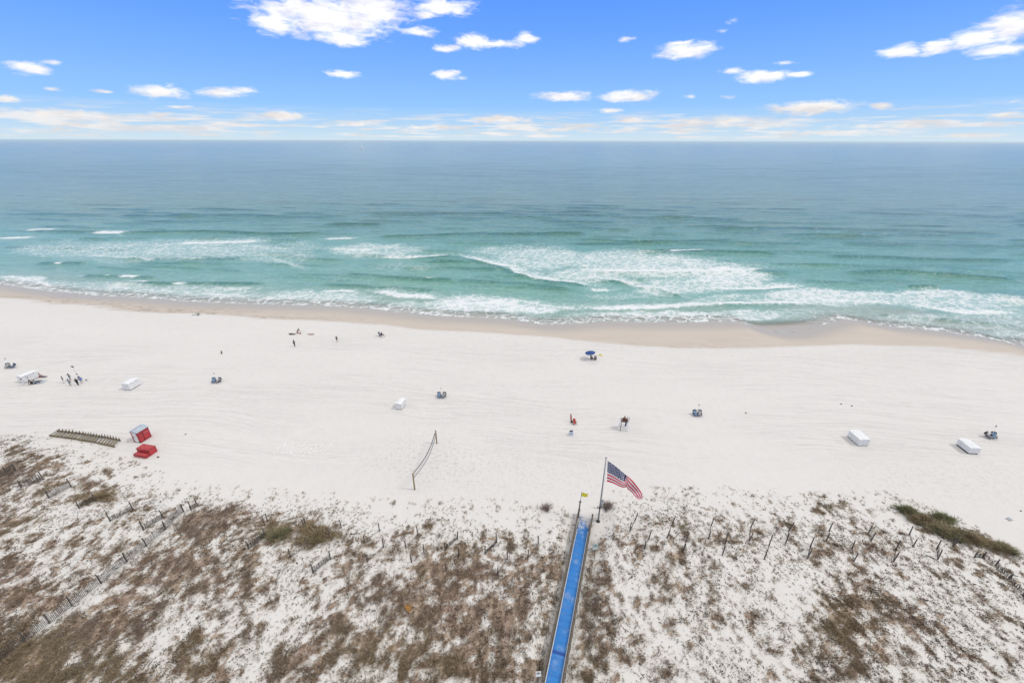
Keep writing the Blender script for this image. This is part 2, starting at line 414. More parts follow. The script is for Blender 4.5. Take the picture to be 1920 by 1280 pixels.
# specks of creeping plants and shell between the clumps
spk = t.noise(t.v('MULTIPLY', PO, (4.2, 2.4, 3.0)), 1.0, 2.0, 0.5)
c = t.mix(t.m('MULTIPLY', t.m('MULTIPLY', t.ss(spk, 0.63, 0.70), 0.8), t.attr('speck')), c, (0.12, 0.10, 0.075))
t.put(p.inputs['Base Color'], c)
t.put(p.inputs['Roughness'], t.mixf(t.attr('gloss'), 0.9, 0.42))
h = t.m('ADD', t.m('MULTIPLY', foot, t.m('MULTIPLY_ADD', t.attr('scuff'), 0.9, 0.25)), t.m('MULTIPLY', ripple, 0.5))
h = t.m('ADD', h, t.m('MULTIPLY', rut, -0.25))
h = t.m('ADD', h, t.m('MULTIPLY', grain, 0.18))
t.put(p.inputs['Normal'], t.bump(h, t.mixf(t.attr('wet'), 0.55, 0.06), 0.22))
verts = np.stack([X.ravel(), Y.ravel(), Z.ravel()], 1)
g = mesh_np("ground", verts, grid_faces(len(gx), len(gy)), mt)
g['kind'] = 'structure'
vattr(g, 'wet', wet); vattr(g, 'gloss', gloss)
px, py = to_px(X, Y, Z)
vattr(g, 'scuff', np.clip(0.9 * np.exp(-(((px - 800) / 110) ** 2 + ((py - 860) / 48) ** 2)) + 0.5 * np.exp(-(((px - 1010) / 200) ** 2 + ((py - 890) / 50) ** 2)) + 0.55 * np.exp(-(((px - 1780) / 260) ** 2 + ((py - 900) / 55) ** 2)) + 0.35 * sstep(wetd, -14, -2) * (wetd < 0), 0, 1))
lft = np.exp(-((px - 300) / 330.0) ** 2) * 1.0 + 0.25 * np.exp(-((px - 1340) / 160.0) ** 2)
vattr(g, 'wrack', np.clip(lft * np.exp(-((wetd - 1.0) / 5.0) ** 2) + 0.25 * np.exp(-((wetd) / 0.8) ** 2), 0, 1))
vattr(g, 'litter', cover * 1.0)
vattr(g, 'speck', sstep(inside, 0, 5) * sstep(bw, 1.2, 2.2) * (0.35 + 0.65 * dd))

# ------------------------------------------------------------------ the sea
def W2(pts): 
    a = np.array(pts, float); x, y = flat(a[:, 0], a[:, 1], ZW); return list(zip(x, y))
NX = 620
ys = [78.0]
while ys[-1] < 42000:
    y = ys[-1]
    ys.append(y + (0.55 if y < 260 else 0.55 * (y / 260) ** 1.9))
ys = np.array(ys)
tt = np.linspace(-1, 1, NX)
hw = np.maximum(250.0, 1.55 * ys)
SX = tt[None, :] * hw[:, None]
SY = np.repeat(ys[:, None], NX, 1)
off = SY - S_of(np.clip(SX, -4000, 4000))
off = np.where(SY > 3000, SY, off)
foam = np.zeros(SX.shape); near = ys < 420
nX = SX[near]; nY = SY[near]; nO = off[near]
F = np.zeros(nX.shape); H = np.zeros(nX.shape)
wob = 2.2 * (fbm(nX * 0.09, nY * 0.09, 88, 4, 0.6) - 0.5)
STROKES = [ # points on the photograph, strength, metres of foam shoreward, metres trailing to sea
 ([(52,433),(98,432)],1.3,1.5,6),([(180,437),(228,437)],1.3,1.5,5),([(0,447),(50,446)],1.2,2,6),([(330,457),(400,456),(487,453)],1.15,2,9),
 ([(612,449),(662,447)],1.3,1.2,4),([(620,468),(700,470)],1.0,2,9),([(707,483),(760,485),(800,483),(840,479)],0.95,1,6),
 ([(105,494),(116,494)],1.1,.6,1.5),([(150,518),(160,517)],1.1,.5,1.2),([(200,518),(207,517)],1.1,.5,1.2),([(226,519),(255,520)],1.2,.6,2),([(246,529),(276,529)],1.2,.6,2),([(325,533),(347,533)],1.1,.6,1.5),
 ([(153,480),(230,482),(290,489)],.8,.6,5),([(477,473),(505,484),(530,491),(560,503)],.62,.5,5),([(340,485),(390,486)],.7,.5,4),
 ([(600,547),(640,545),(668,547)],1.15,.8,2),([(707,549),(750,556),(812,560)],1.3,1.0,5),([(800,524),(814,524)],1.1,.5,1.5),
 ([(863,480),(893,488),(923,496),(957,500),(965,513),(1007,523),(1040,528),(1073,531),(1107,536)],1.0,.8,8),
 ([(1090,507),(1160,511),(1230,511),(1280,511),(1350,510),(1417,506)],1.3,1.2,11),
 ([(1083,520),(1125,522),(1160,527),(1190,538),(1240,544),(1273,553)],1.0,.8,7),([(1330,540),(1363,541),(1430,541),(1500,537)],1.15,.8,6),
 ([(1107,544),(1143,545)],1.0,.8,3),([(1255,473),(1320,471)],1.1,.6,1.5),([(1350,492),(1390,498)],.9,.6,3),
 ([(827,560),(900,556),(960,562),(1040,575),(1090,580)],.8,2.5,4),([(1090,577),(1150,579),(1230,577),(1280,574),(1360,570),(1447,569),(1547,568)],1.25,1.0,3.5),
 ([(1463,556),(1530,562),(1620,566),(1710,570)],.95,2,8),([(1707,571),(1760,580),(1797,587),(1850,588),(1913,588)],1.1,1,7),([(1690,548),(1760,549),(1830,552)],.95,1.5,4),
 ([(1577,594),(1620,603),(1663,611),(1700,614),(1760,617),(1813,622),(1870,636),(1920,650)],.95,.8,2.2),
 ([(0,518),(30,520),(65,527),(110,540)],1.0,3,3),([(60,536),(130,547),(210,551),(300,553)],.9,1.5,3),([(300,556),(420,560),(560,565),(640,570),(740,580),(850,588),(940,592)],.8,1.5,4.5),
 ([(540,556),(620,560),(700,565)],.7,1.5,4),([(1060,600),(1160,597),(1280,597),(1400,594)],.68,1.5,3.5),([(1433,588),(1500,585),(1600,590)],.55,1,3),
]
for pts, k, ws, wo in STROKES:
    d, s, u = poly_dist(nX, nY + wob * 0.6, W2(pts))
    ends = np.clip(np.minimum(u, 1 - u) * 9, 0, 1)
    dd_ = np.where(s >= 0, d / wo, d / ws)
    F = np.maximum(F, k * np.exp(-dd_ ** 1.3) * (0.55 + 0.45 * ends))
ppx, ppy = to_px(nX + wob * 3, nY + wob * 4, ZW + 0 * nX)
BLOBS = [(150,540,190,16,.62),(380,548,170,14,.62),(600,556,130,16,.66),(330,468,280,22,.56),(120,468,110,16,.5),(220,485,120,10,.38),(520,480,100,16,.42),(700,470,110,16,.62),(560,462,60,12,.4),(650,470,50,10,.5),(760,500,80,10,.3),
 (1010,485,110,28,.66),(960,470,100,12,.5),(1150,490,120,25,.68),(1240,500,160,28,.74),(1370,522,90,20,.85),(1290,535,120,16,.7),(1100,515,90,18,.7),(1240,545,60,10,.6),
 (1180,553,120,8,.35),(1400,560,130,12,.6),(1520,555,110,20,.85),(1600,560,100,18,.75),(1750,560,110,22,.74),(1850,570,100,20,.68),(1860,600,110,20,.5),(1700,600,100,12,.5),
 (900,570,110,20,.95),(990,578,80,14,.9),(830,575,90,14,.7),(1240,593,190,13,.82),(1400,590,90,12,.7),(1500,590,80,10,.45),(1900,625,60,14,.55),(1100,596,60,8,.6),
 (560,560,120,12,.75),(640,566,80,10,.7),(400,553,120,10,.7),(250,548,120,8,.7),(90,538,80,8,.7),(40,528,60,10,.85),(760,575,60,12,.7),(120,455,60,8,.35)]
for (cx, cy, rx, ry, k) in BLOBS:
    r = np.hypot((ppx - cx) / rx, (ppy - cy) / ry)
    F = np.maximum(F, k * (1 - sstep(r, 0.55, 1.15)))
edge = nO + 1.5 * wob
F = np.maximum(F, 0.80 * np.exp(-np.clip(edge - 1.5, 0, None) / 7.0) * sstep(nO, -0.6, 0.4))
F = np.maximum(F, 0.98 * np.exp(-((edge - 0.8) / 0.7) ** 2) * sstep(nO, -0.6, 0.2))
F = F * (1 - 0.85 * np.exp(-(((ppx - 1470) / 75) ** 2 + ((ppy - 614) / 10) ** 2)))
# wave ridges
RIDGES = [([(0,431),(120,434),(240,436),(390,434),(520,439),(640,436)],.75,3.2),([(227,486),(330,484),(467,486)],.55,2.6),([(187,532),(300,531),(400,532),(510,532)],.55,1.8),
 ([(67,494),(120,493),(167,495)],.5,2.2),([(150,517),(225,518),(300,521)],.5,1.8),([(890,441),(960,439),(1030,438),(1110,438)],.8,3.4),([(600,421),(667,420),(720,421)],.6,3.5),
 ([(700,444),(820,441),(930,436)],.55,3),([(1057,458),(1150,457),(1273,453),(1400,450)],.55,3),([(1170,474),(1240,472),(1320,472),(1400,474),(1470,476)],1.0,3.0),
 ([(1540,481),(1640,482),(1747,487),(1930,489)],.7,3.0),([(1570,514),(1680,509),(1780,518),(1930,528)],1.0,2.8),([(1700,538),(1765,539)],.9,2.0),([(1890,562),(1940,563)],.7,2),
 ([(640,478),(700,480),(790,484),(860,481)],.5,2.4),([(860,483),(925,498),(965,514),(1040,530),(1110,537)],.55,2),([(1085,523),(1165,529),(1240,546),(1280,556)],.5,2),
 ([(740,505),(860,503),(940,507)],.45,2.4),([(850,525),(960,533),(1080,545)],.45,2.2),([(640,512),(720,520),(800,525),(860,527)],.5,2.2),([(1090,513),(1250,513),(1417,508)],.6,2),
 ([(600,532),(660,536),(740,540),(830,545)],.45,1.9),([(1560,455),(1700,458),(1900,462)],.45,3.5),([(1300,430),(1500,427),(1700,432),(1900,440)],.45,4),([(200,405),(420,403),(640,408)],.4,4.5),([(640,398),(900,400),(1150,396)],.4,4.5),
 ([(0,402),(100,400),(200,404)],.35,4.5),([(1130,578),(1300,573),(1547,568)],.4,1.3),([(705,549),(812,561)],.45,1.2),([(0,462),(120,466),(260,468)],.4,2.6),([(1640,590),(1760,600),(1920,612)],.4,1.4)]
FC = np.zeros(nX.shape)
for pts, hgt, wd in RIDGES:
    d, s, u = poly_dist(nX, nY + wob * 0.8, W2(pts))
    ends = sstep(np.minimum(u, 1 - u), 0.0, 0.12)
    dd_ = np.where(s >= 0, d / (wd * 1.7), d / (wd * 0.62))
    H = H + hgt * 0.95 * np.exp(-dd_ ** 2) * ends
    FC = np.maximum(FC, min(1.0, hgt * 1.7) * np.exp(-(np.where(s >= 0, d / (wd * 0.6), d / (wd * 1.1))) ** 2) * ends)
# many more short swell crests between and beyond the named ones
for q in range(330):
    oy = 28 + 330 * rng.uniform() ** 1.15; cx_ = rng.uniform(-1, 1) * (150 + 1.25 * oy); L_ = rng.uniform(9, 42) * (1 + oy / 260); hgt = rng.uniform(0.22, 0.5); wd = rng.uniform(1.1, 2.0) * (1 + oy / 220)
    y0 = float(S_of(cx_)) + oy; slope = rng.normal(-0.10, 0.06); bend = rng.normal(0, 1.2)
    rr = (np.abs(nY - y0) < 12 + L_ * 0.3) & (np.abs(nX - cx_) < L_ * 0.7 + 6)
    if not rr.any(): continue
    pts = [(cx_ + f * L_ / 2, y0 + slope * f * L_ / 2 + bend * (1 - f * f)) for f in (-1, -.5, 0, .5, 1)]
    d, s, u = poly_dist(nX[rr], nY[rr] + wob[rr] * 0.8, pts)
    ends = sstep(np.minimum(u, 1 - u), 0.0, 0.3) * (1 - sstep(F[rr], .3, .7))
    H[rr] += hgt * np.exp(-np.where(s >= 0, d / (wd * 1.7), d / (wd * 0.62)) ** 2) * ends
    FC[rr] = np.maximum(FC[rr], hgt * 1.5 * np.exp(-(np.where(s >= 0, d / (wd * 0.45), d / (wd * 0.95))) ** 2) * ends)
sw = np.sin(nY * 0.36 + nX * 0.03 + 5 * fbm(nX * 0.013, nY * 0.02, 12, 3)) * 0.09
ch = 0.28 * (fbm(nX * 0.06, nY * 0.30, 14, 4, 0.55) - 0.5)
H = H + (sw + ch) * sstep(nO, 5, 30)
H = H * sstep(nO, 2, 14)
H += 0.10 * np.clip(F - 0.6, 0, 1) * sstep(nO, 1, 4) * (0.5 + fbm(nX * 0.8, nY * 0.8, 18, 2))
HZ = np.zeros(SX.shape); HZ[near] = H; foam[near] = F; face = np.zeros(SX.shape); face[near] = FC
fade = 1 - sstep(SY, 300, 420)
HZ *= fade
verts = np.stack([SX.ravel(), SY.ravel(), (ZW + HZ).ravel()], 1)
dep = np.log1p(np.clip(off, 0, None) / 20.0) / math.log1p(150.0)
dep_px, dep_py = to_px(SX, SY, ZW + 0 * SX)
shal = sstep(off, 0.0, 9.0)
shal = shal * (1 - 0.95 * np.exp(-(((dep_px - 1475) / 90) ** 2 + ((dep_py - 616) / 13) ** 2)))
rightsand = np.exp(-(((dep_px - 1800) / 260) ** 2)) * (1 - sstep(off, 14, 30))
mt, t, p, o_ = new_mat("sea_water")
geo = t.new('ShaderNodeNewGeometry'); PO = geo.outputs['Position']
dpt = t.attr('dep')
vary = t.noise(t.v('MULTIPLY', PO, (0.008, 0.02, 0)), 1.0, 4.0, 0.55, dist=0.4)
dv = t.m('ADD', dpt, t.m('MULTIPLY_ADD', vary, 0.10, -0.05))
wc = t.ramp(dv, [(0.0, (0.36, 0.40, 0.34)), (0.07, (0.27, 0.40, 0.34)), (0.16, (0.19, 0.40, 0.345)), (0.34, (0.14, 0.36, 0.32)), (0.44, (0.115, 0.295, 0.285)), (0.56, (0.13, 0.285, 0.31)), (0.78, (0.17, 0.33, 0.39)), (1.0, (0.18, 0.32, 0.37))])
wc = t.mix(t.m('MULTIPLY', t.attr('sandy'), 0.75), wc, (0.40, 0.41, 0.34))
chop = t.noise(t.v('MULTIPLY', PO, (0.55, 1.5, 1)), 1.0, 3.0, 0.6)
wc = t.mix(t.m('MULTIPLY', t.ss(chop, 0.55, 0.75), 0.22), wc, t.mix(0.5, wc, (0.5, 0.75, 0.68)))
wc = t.mix(t.m('MULTIPLY', t.attr('face'), 1.0, clamp=True), wc, t.mix(t.ss(dpt, 0.30, 0.62), (0.018, 0.165, 0.125), (0.018, 0.08, 0.10)))  # wave fronts: green of thin water, plus weak reflection painted as darker colour
d1 = t.noise(t.v('MULTIPLY', PO, (0.11, 0.62, 0)), 1.0, 4.0, 0.65, dist=0.5); d2 = t.noise(t.v('MULTIPLY', PO, (0.045, 0.20, 0)), 1.0, 6.0, 0.75, dist=0.3); d3 = t.noise(t.v('MULTIPLY', PO, (0.006, 0.03, 0)), 1.0, 5.0, 0.7, dist=0.4)
ripple_shade = t.m('ADD', t.m('MULTIPLY', t.ss(d1, 0.46, 0.70), t.mixf(t.ss(dpt, 0.35, 0.6), 0.22, 0.12)), t.m('ADD', t.m('MULTIPLY', t.ss(d2, 0.47, 0.62), t.mixf(t.ss(dpt, 0.2, 0.5), 0.10, 0.27)), t.m('MULTIPLY', t.ss(d3, 0.46, 0.62), t.m('MULTIPLY', t.ss(dpt, 0.5, 0.72), 0.36))))  # ripple shading painted into the water colour as dark streaks
wc = t.mix(t.m('MULTIPLY', ripple_shade, 1.0, clamp=True), wc, t.mix(0.25, (0.0, 0.0, 0.0), wc))
# foam
Q = t.v('ADD', PO, t.v('MULTIPLY', t.v('SUBTRACT', t.noise(t.v('MULTIPLY', PO, (0.20, 0.24, 0)), 1.0, 3.0, 0.6, col=True), (0.5, 0.5, 0.5)), (5.5, 5.5, 0)))
qx, qy, qz = t.sep(Q)
Qs = t.comb(t.m('ADD', qx, t.m('MULTIPLY', qy, -0.55)), t.m('MULTIPLY', qy, 1.15), 0.0)
vo = t.new('ShaderNodeTexVoronoi', feature='DISTANCE_TO_EDGE'); t.put(vo.inputs['Vector'], Qs); vo.inputs['Scale'].default_value = 0.30
vo2 = t.new('ShaderNodeTexVoronoi', feature='DISTANCE_TO_EDGE'); t.put(vo2.inputs['Vector'], Qs); vo2.inputs['Scale'].default_value = 0.85
lace = t.m('SUBTRACT', 1.0, t.ss(vo.outputs[0], 0.0, 0.22))
lace2 = t.m('SUBTRACT', 1.0, t.ss(vo2.outputs[0], 0.0, 0.28))
fn = t.mixf(0.5, t.noise(t.v('MULTIPLY', PO, (0.9, 1.3, 0)), 1.0, 5.0, 0.72, dist=0.4), t.noise(t.v('MULTIPLY', Q, (0.75, 0.16, 0)), 1.0, 5.0, 0.7, dist=0.3))
fl = t.noise(t.v('MULTIPLY', PO, (0.06, 0.14, 0)), 1.0, 4.0, 0.6)
pat = t.m('ADD', t.m('ADD', t.m('MULTIPLY', lace, 0.26), t.m('MULTIPLY', lace2, 0.20)), t.m('ADD', t.m('MULTIPLY', fn, 0.55), t.m('MULTIPLY', fl, 0.35)))
fo = t.m('ADD', t.attr('foam'), t.m('MULTIPLY', t.m('SUBTRACT', pat, 0.66), 1.5))
fmask = t.m('MULTIPLY', t.ss(fo, 0.44, 1.20), t.ss(t.attr('foam'), 0.08, 0.3))
thinf = t.m('MAXIMUM', t.m('MULTIPLY', t.ss(fo, 0.0, 0.85), 0.42), t.m('MULTIPLY', t.ss(t.m('ADD', t.attr('foam'), t.m('MULTIPLY', t.m('SUBTRACT', fl, 0.5), 0.9)), 0.15, 0.80), 0.60))
wc = t.mix(thinf, wc, (0.55, 0.70, 0.66))
wc = t.mix(fmask, wc, (0.80, 0.82, 0.83))
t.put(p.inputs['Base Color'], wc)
t.put(p.inputs['Roughness'], t.mixf(fmask, t.mixf(t.ss(dpt, 0.4, 0.75), 0.10, 0.22), 0.75))
p.inputs['IOR'].default_value = 1.333
b1 = t.noise(t.v('MULTIPLY', PO, (0.13, 0.42, 0)), 1.0, 5.0, 0.62, dist=0.5)
b2 = t.noise(t.v('MULTIPLY', PO, (0.9, 2.0, 0)), 1.0, 4.0, 0.65)
bf = t.noise(t.v('MULTIPLY', PO, (0.012, 0.040, 0)), 1.0, 5.0, 0.65, dist=0.6)
hh = t.m('ADD', t.m('MULTIPLY', b1, 1.0), t.m('MULTIPLY', b2, 0.16))
nrm = t.bump(hh, t.m('MULTIPLY_ADD', t.ss(dpt, 0.45, 0.75), -0.62, 0.78), 1.1)
bm_ = t.noise(t.v('MULTIPLY', PO, (0.035, 0.12, 0)), 1.0, 5.0, 0.7, dist=0.5)
nrm = t.bump(bm_, t.m('SUBTRACT', t.m('MULTIPLY_ADD', t.ss(dpt, 0.28, 0.5), 0.80, 0.15), t.m('MULTIPLY', t.ss(dpt, 0.7, 0.9), 0.55)), 4.5, nrm)
nrm = t.bump(bf, t.m('MULTIPLY', t.ss(dpt, 0.30, 0.58), t.m('MULTIPLY_ADD', t.ss(dpt, 0.65, 0.95), -0.50, 0.80)), 9.0, nrm)
nrm = t.bump(t.m('MULTIPLY', fo, fmask), 0.4, 0.25, nrm)
t.put(p.inputs['Normal'], nrm)
tr = t.new('ShaderNodeBsdfTransparent'); mx = t.new('ShaderNodeMixShader')
al = t.m('MAXIMUM', t.ss(t.attr('shal'), 0.0, 1.0), t.m('MULTIPLY', fmask, t.ss(t.attr('edge'), 0.0, 1.0)))
t.put(mx.inputs[0], al); t.l.new(tr.outputs[0], mx.inputs[1]); t.l.new(p.outputs[0], mx.inputs[2]); t.l.new(mx.outputs[0], o_.inputs[0])
s_ = mesh_np("sea", verts, grid_faces(NX, len(ys)), mt)
s_['kind'] = 'structure'
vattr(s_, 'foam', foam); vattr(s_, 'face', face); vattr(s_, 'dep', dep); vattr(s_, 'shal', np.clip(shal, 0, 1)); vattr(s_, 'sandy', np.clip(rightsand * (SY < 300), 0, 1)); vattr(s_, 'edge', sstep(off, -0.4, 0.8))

# ------------------------------------------------------------------ dune plants: uncountable dry grass, twigs and creepers
def foliage_mat(name, hues, rough=0.85):
    mt, t, p, o_ = new_mat(name)
    f = t.attr('tint')
    st = [(i / (len(hues) - 1), h) for i, h in enumerate(hues)]
    c = t.ramp(f, st)
    geo = t.new('ShaderNodeNewGeometry')
    nz = t.noise(geo.outputs['Position'], 0.6, 3.0, 0.6)
    c = t.mix(t.m('MULTIPLY', nz, 0.35), c, t.mix(0.5, c, (0.05, 0.04, 0.03)))
    t.put(p.inputs['Base Color'], c); p.inputs['Roughness'].default_value = rough
    return mt
M_TWIG = foliage_mat("dry_twigs", [(0.14, 0.098, 0.078), (0.27, 0.198, 0.16), (0.41, 0.33, 0.275), (0.31, 0.25, 0.225)])
M_GRASS = foliage_mat("dry_grass", [(0.16, 0.115, 0.06), (0.31, 0.23, 0.125), (0.46, 0.37, 0.23), (0.27, 0.215, 0.12)])
M_LEAF = foliage_mat("dune_leaves", [(0.055, 0.055, 0.032), (0.11, 0.105, 0.055), (0.16, 0.135, 0.08), (0.12, 0.085, 0.06)])
M_RED = foliage_mat("russet_stems", [(0.17, 0.10, 0.072), (0.33, 0.21, 0.145), (0.43, 0.31, 0.22), (0.26, 0.18, 0.14)])
M_SPECK = foliage_mat("creeper_leaves", [(0.03, 0.028, 0.018), (0.055, 0.055, 0.03), (0.09, 0.07, 0.045), (0.05, 0.035, 0.028)])
M_GREEN = foliage_mat("green_grass_blades", [(0.10, 0.12, 0.05), (0.19, 0.21, 0.085), (0.27, 0.26, 0.12), (0.32, 0.26, 0.15)])

def blades(cx, cy, cz, size, n, height, width, lean=0.5, windy=0.35):
    """n narrow pointed blades for each tuft centre; returns vertices (N,3) and the tuft index of each blade"""
    k = len(cx); idx = np.repeat(np.arange(k), n)
    m_ = k * n
    a = rng.uniform(0, 2 * np.pi, m_); r = np.sqrt(rng.uniform(0, 1, m_)) * size[idx] * 0.6
    bx = cx[idx] + r * np.cos(a) * 0.8; by = cy[idx] + r * np.sin(a) * 1.25
    bz = cz[idx]
    hgt = height[idx] * rng.uniform(0.45, 1.15, m_)
    la = a + rng.normal(0, 0.9, m_); ll = hgt * rng.uniform(0.2, 1.0, m_) * lean * 2
    tx = bx + ll * np.cos(la); ty = by + ll * np.sin(la) - windy * hgt; tz = bz + hgt
    wa = rng.uniform(0, np.pi, m_); wd = width[idx] * rng.uniform(0.6, 1.4, m_) * 0.5
    ox = np.cos(wa) * wd; oy = np.sin(wa) * wd
    v = np.empty((m_, 3, 3))
    v[:, 0] = np.stack([bx - ox, by - oy, bz - 0.03], 1); v[:, 1] = np.stack([bx + ox, by + oy, bz - 0.03], 1); v[:, 2] = np.stack([tx, ty, tz], 1)
    return v.reshape(-1, 3), idx
def tuft_mesh(name, material, cx, cy, size, n, height, width, tint, **kw):
    cz = terrain(cx, cy)
    v, idx = blades(cx, cy, cz, size, n, height, width, **kw)
    f = np.arange(len(v)).reshape(-1, 3)
    o = mesh_np(name, v, f, material, smooth=False)
    tn = np.clip(tint[idx] + rng.normal(0, 0.16, len(idx)), 0, 1)
    vattr(o, 'tint', np.repeat(tn, 3))
    return o
def scatter(n):
    y = rng.uniform(19, 62, n); x = rng.uniform(-1, 1, n) * (1.62 * y + 14)
    px, py = to_px(x, y, np.zeros(n))
    ok = (py > 770) & (py < 1420) & (px > -220) & (px < 2140)
    return x[ok], y[ok]
def stuff(o, label=None):
    o['kind'] = 'stuff'
    return o
x, y = scatter(420000)
cov, kd, dn, ins, bw = veg_density(x, y)
fine_ = fbm(x * 1.6, y * 0.8, 91, 3, 0.6)
keep = rng.uniform(0, 1, len(x)) < cov * 0.78 * (0.30 + 1.2 * sstep(fine_, 0.3, 0.65))
x, y, kd, dn, cov = x[keep], y[keep], kd[keep], dn[keep], cov[keep]
kd = kd + 0.10 + 0.35 * np.stack([fbm(x * 0.22, y * 0.12, 100 + i * 7, 3) ** 2 for i in range(4)], -1)
kd[:, 0] += 0.10
pr = kd / kd.sum(1, keepdims=True)
kind = (rng.uniform(0, 1, len(x))[:, None] > np.cumsum(pr, 1)).sum(1)
big = fbm(x * 0.35, y * 0.2, 61, 3)
for k, (nm, mtl, nb, hh_, wd_) in enumerate([("dry_brush", M_TWIG, 6, .26, .035), ("dune_grass", M_GRASS, 7, .38, .032), ("creeping_plants", M_LEAF, 6, .16, .06), ("russet_brush", M_RED, 6, .28, .035)]):
    q = kind == k
    n_ = q.sum()
    sz = rng.uniform(0.16, 0.42, n_) * (0.7 + 0.6 * dn[q])
    stuff(tuft_mesh(nm, mtl, x[q], y[q], sz, nb, hh_ * rng.uniform(0.6, 1.3, n_) * (0.55 + 0.8 * big[q]), np.full(n_, wd_) * 1.25, np.clip(big[q] * 1.6 - 0.3 + rng.normal(0, .12, n_), 0, 1)))
# scattered single plants on open dune sand
x, y = scatter(150000)
cov, kd, dn, ins, bw = veg_density(x, y)
fine_ = fbm(x * 0.45, y * 0.25, 191, 4, 0.6)
pk = (0.06 + 0.62 * sstep(fine_, 0.38, 0.66)) * sstep(ins, -3.0, 4.0) * (bw > 1.25) * (1 - 0.6 * cov)
keep = rng.uniform(0, 1, len(x)) < pk * 0.62
x, y, ins = x[keep], y[keep], ins[keep]
n_ = len(x)
sel = rng.uniform(0, 1, n_) < 0.62
for q, nm, mtl, nb, hh_, wd_ in ((sel, "small_dune_plants", M_SPECK, 7, .12, .10), (~sel, "sparse_grass", M_RED, 6, .20, .04)):
    m_ = q.sum()
    stuff(tuft_mesh(nm, mtl, x[q], y[q], rng.uniform(0.08, 0.22, m_), nb, hh_ * rng.uniform(0.6, 1.4, m_), np.full(m_, wd_), rng.uniform(0, 1, m_), lean=0.6))

# ================================================================== things
_mats = {}
def M(name, colr, rough=0.6, var=0.12, scale=6.0, metal=0.0, bump=0.0, stretch=(1, 1, 1)):
    if name in _mats: return _mats[name]
    mt, t, p, o_ = new_mat(name)
    tc = t.new('ShaderNodeTexCoord')
    nz = t.noise(t.v('MULTIPLY', tc.outputs['Object'], stretch), scale, 4.0, 0.62)
    dk = tuple(c * (1 - var * 1.6) for c in colr); lt = tuple(min(1, c * (1 + var)) for c in colr)
    t.put(p.inputs['Base Color'], t.mix(t.ss(nz, 0.25, 0.75), dk, lt))
    t.put(p.inputs['Roughness'], t.m('MULTIPLY_ADD', nz, 0.2, rough - 0.1)); p.inputs['Metallic'].default_value = metal
    if bump: t.put(p.inputs['Normal'], t.bump(nz, bump, 0.02))
    _mats[name] = mt
    return mt
WOOD = M("weathered_timber", (0.155, 0.13, 0.105), 0.8, 0.3, 3.0, bump=0.4, stretch=(3, 3, 1))
WOODG = M("grey_post_timber", (0.115, 0.10, 0.088), 0.85, 0.3, 3.0, bump=0.4, stretch=(3, 3, 1))
SLAT = M("grey_fence_slats", (0.075, 0.062, 0.055), 0.85, 0.35, 2.0)
WIRE = M("dull_wire", (0.12, 0.12, 0.12), 0.5, 0.1, metal=0.6)
TREAT = M("treated_timber", (0.21, 0.165, 0.085), 0.75, 0.3, 2.5, stretch=(3, 3, 1))
WHITE = M("white_paint", (0.80, 0.80, 0.80), 0.5, 0.05, 2.0)
WHITEW = M("white_weathered_board", (0.78, 0.77, 0.745), 0.6, 0.08, 2.5)
RED = M("red_paint", (0.46, 0.035, 0.04), 0.5, 0.16, 2.0, bump=0.1)
REDD = M("red_trim_paint", (0.33, 0.03, 0.035), 0.55, 0.2, 2.0)
ROOF = M("pale_metal_roof", (0.52, 0.58, 0.66), 0.35, 0.08, 2.0, metal=0.35)
DARK = M("black_rubber", (0.02, 0.02, 0.022), 0.7, 0.2)
STEEL = M("galvanised_pole", (0.30, 0.31, 0.33), 0.4, 0.15, 3.0, metal=0.5)
NAVY = M("navy_canvas", (0.025, 0.045, 0.12), 0.8, 0.25, 5.0)
BLUEC = M("blue_canvas", (0.045, 0.11, 0.30), 0.8, 0.2, 5.0)
SKYC = M("pale_blue_cushion", (0.22, 0.33, 0.46), 0.8, 0.12, 5.0)
BLACKC = M("black_canvas", (0.022, 0.022, 0.026), 0.85, 0.25, 5.0)
GREYC = M("grey_cushion", (0.45, 0.45, 0.45), 0.8, 0.15, 5.0)
BROWNC = M("brown_canvas", (0.075, 0.042, 0.028), 0.8, 0.25, 5.0)
YELL = M("yellow_cloth", (0.92, 0.76, 0.05), 0.75, 0.12, 5.0)
TAN = M("tan_wood", (0.33, 0.235, 0.13), 0.75, 0.2, 3.0)
SKIN = M("skin", (0.42, 0.24, 0.17), 0.55, 0.08, 8.0)
SKIND = M("tanned_skin", (0.24, 0.125, 0.08), 0.55, 0.08, 8.0)
HAIRD = M("dark_hair", (0.018, 0.014, 0.012), 0.6, 0.2, 12.0)
HAIRG = M("grey_hair", (0.22, 0.20, 0.17), 0.6, 0.2, 12.0)
HAIRB = M("brown_hair", (0.09, 0.05, 0.03), 0.6, 0.2, 12.0)
EYE = M("eye_dark", (0.03, 0.02, 0.02), 0.3, 0.05)

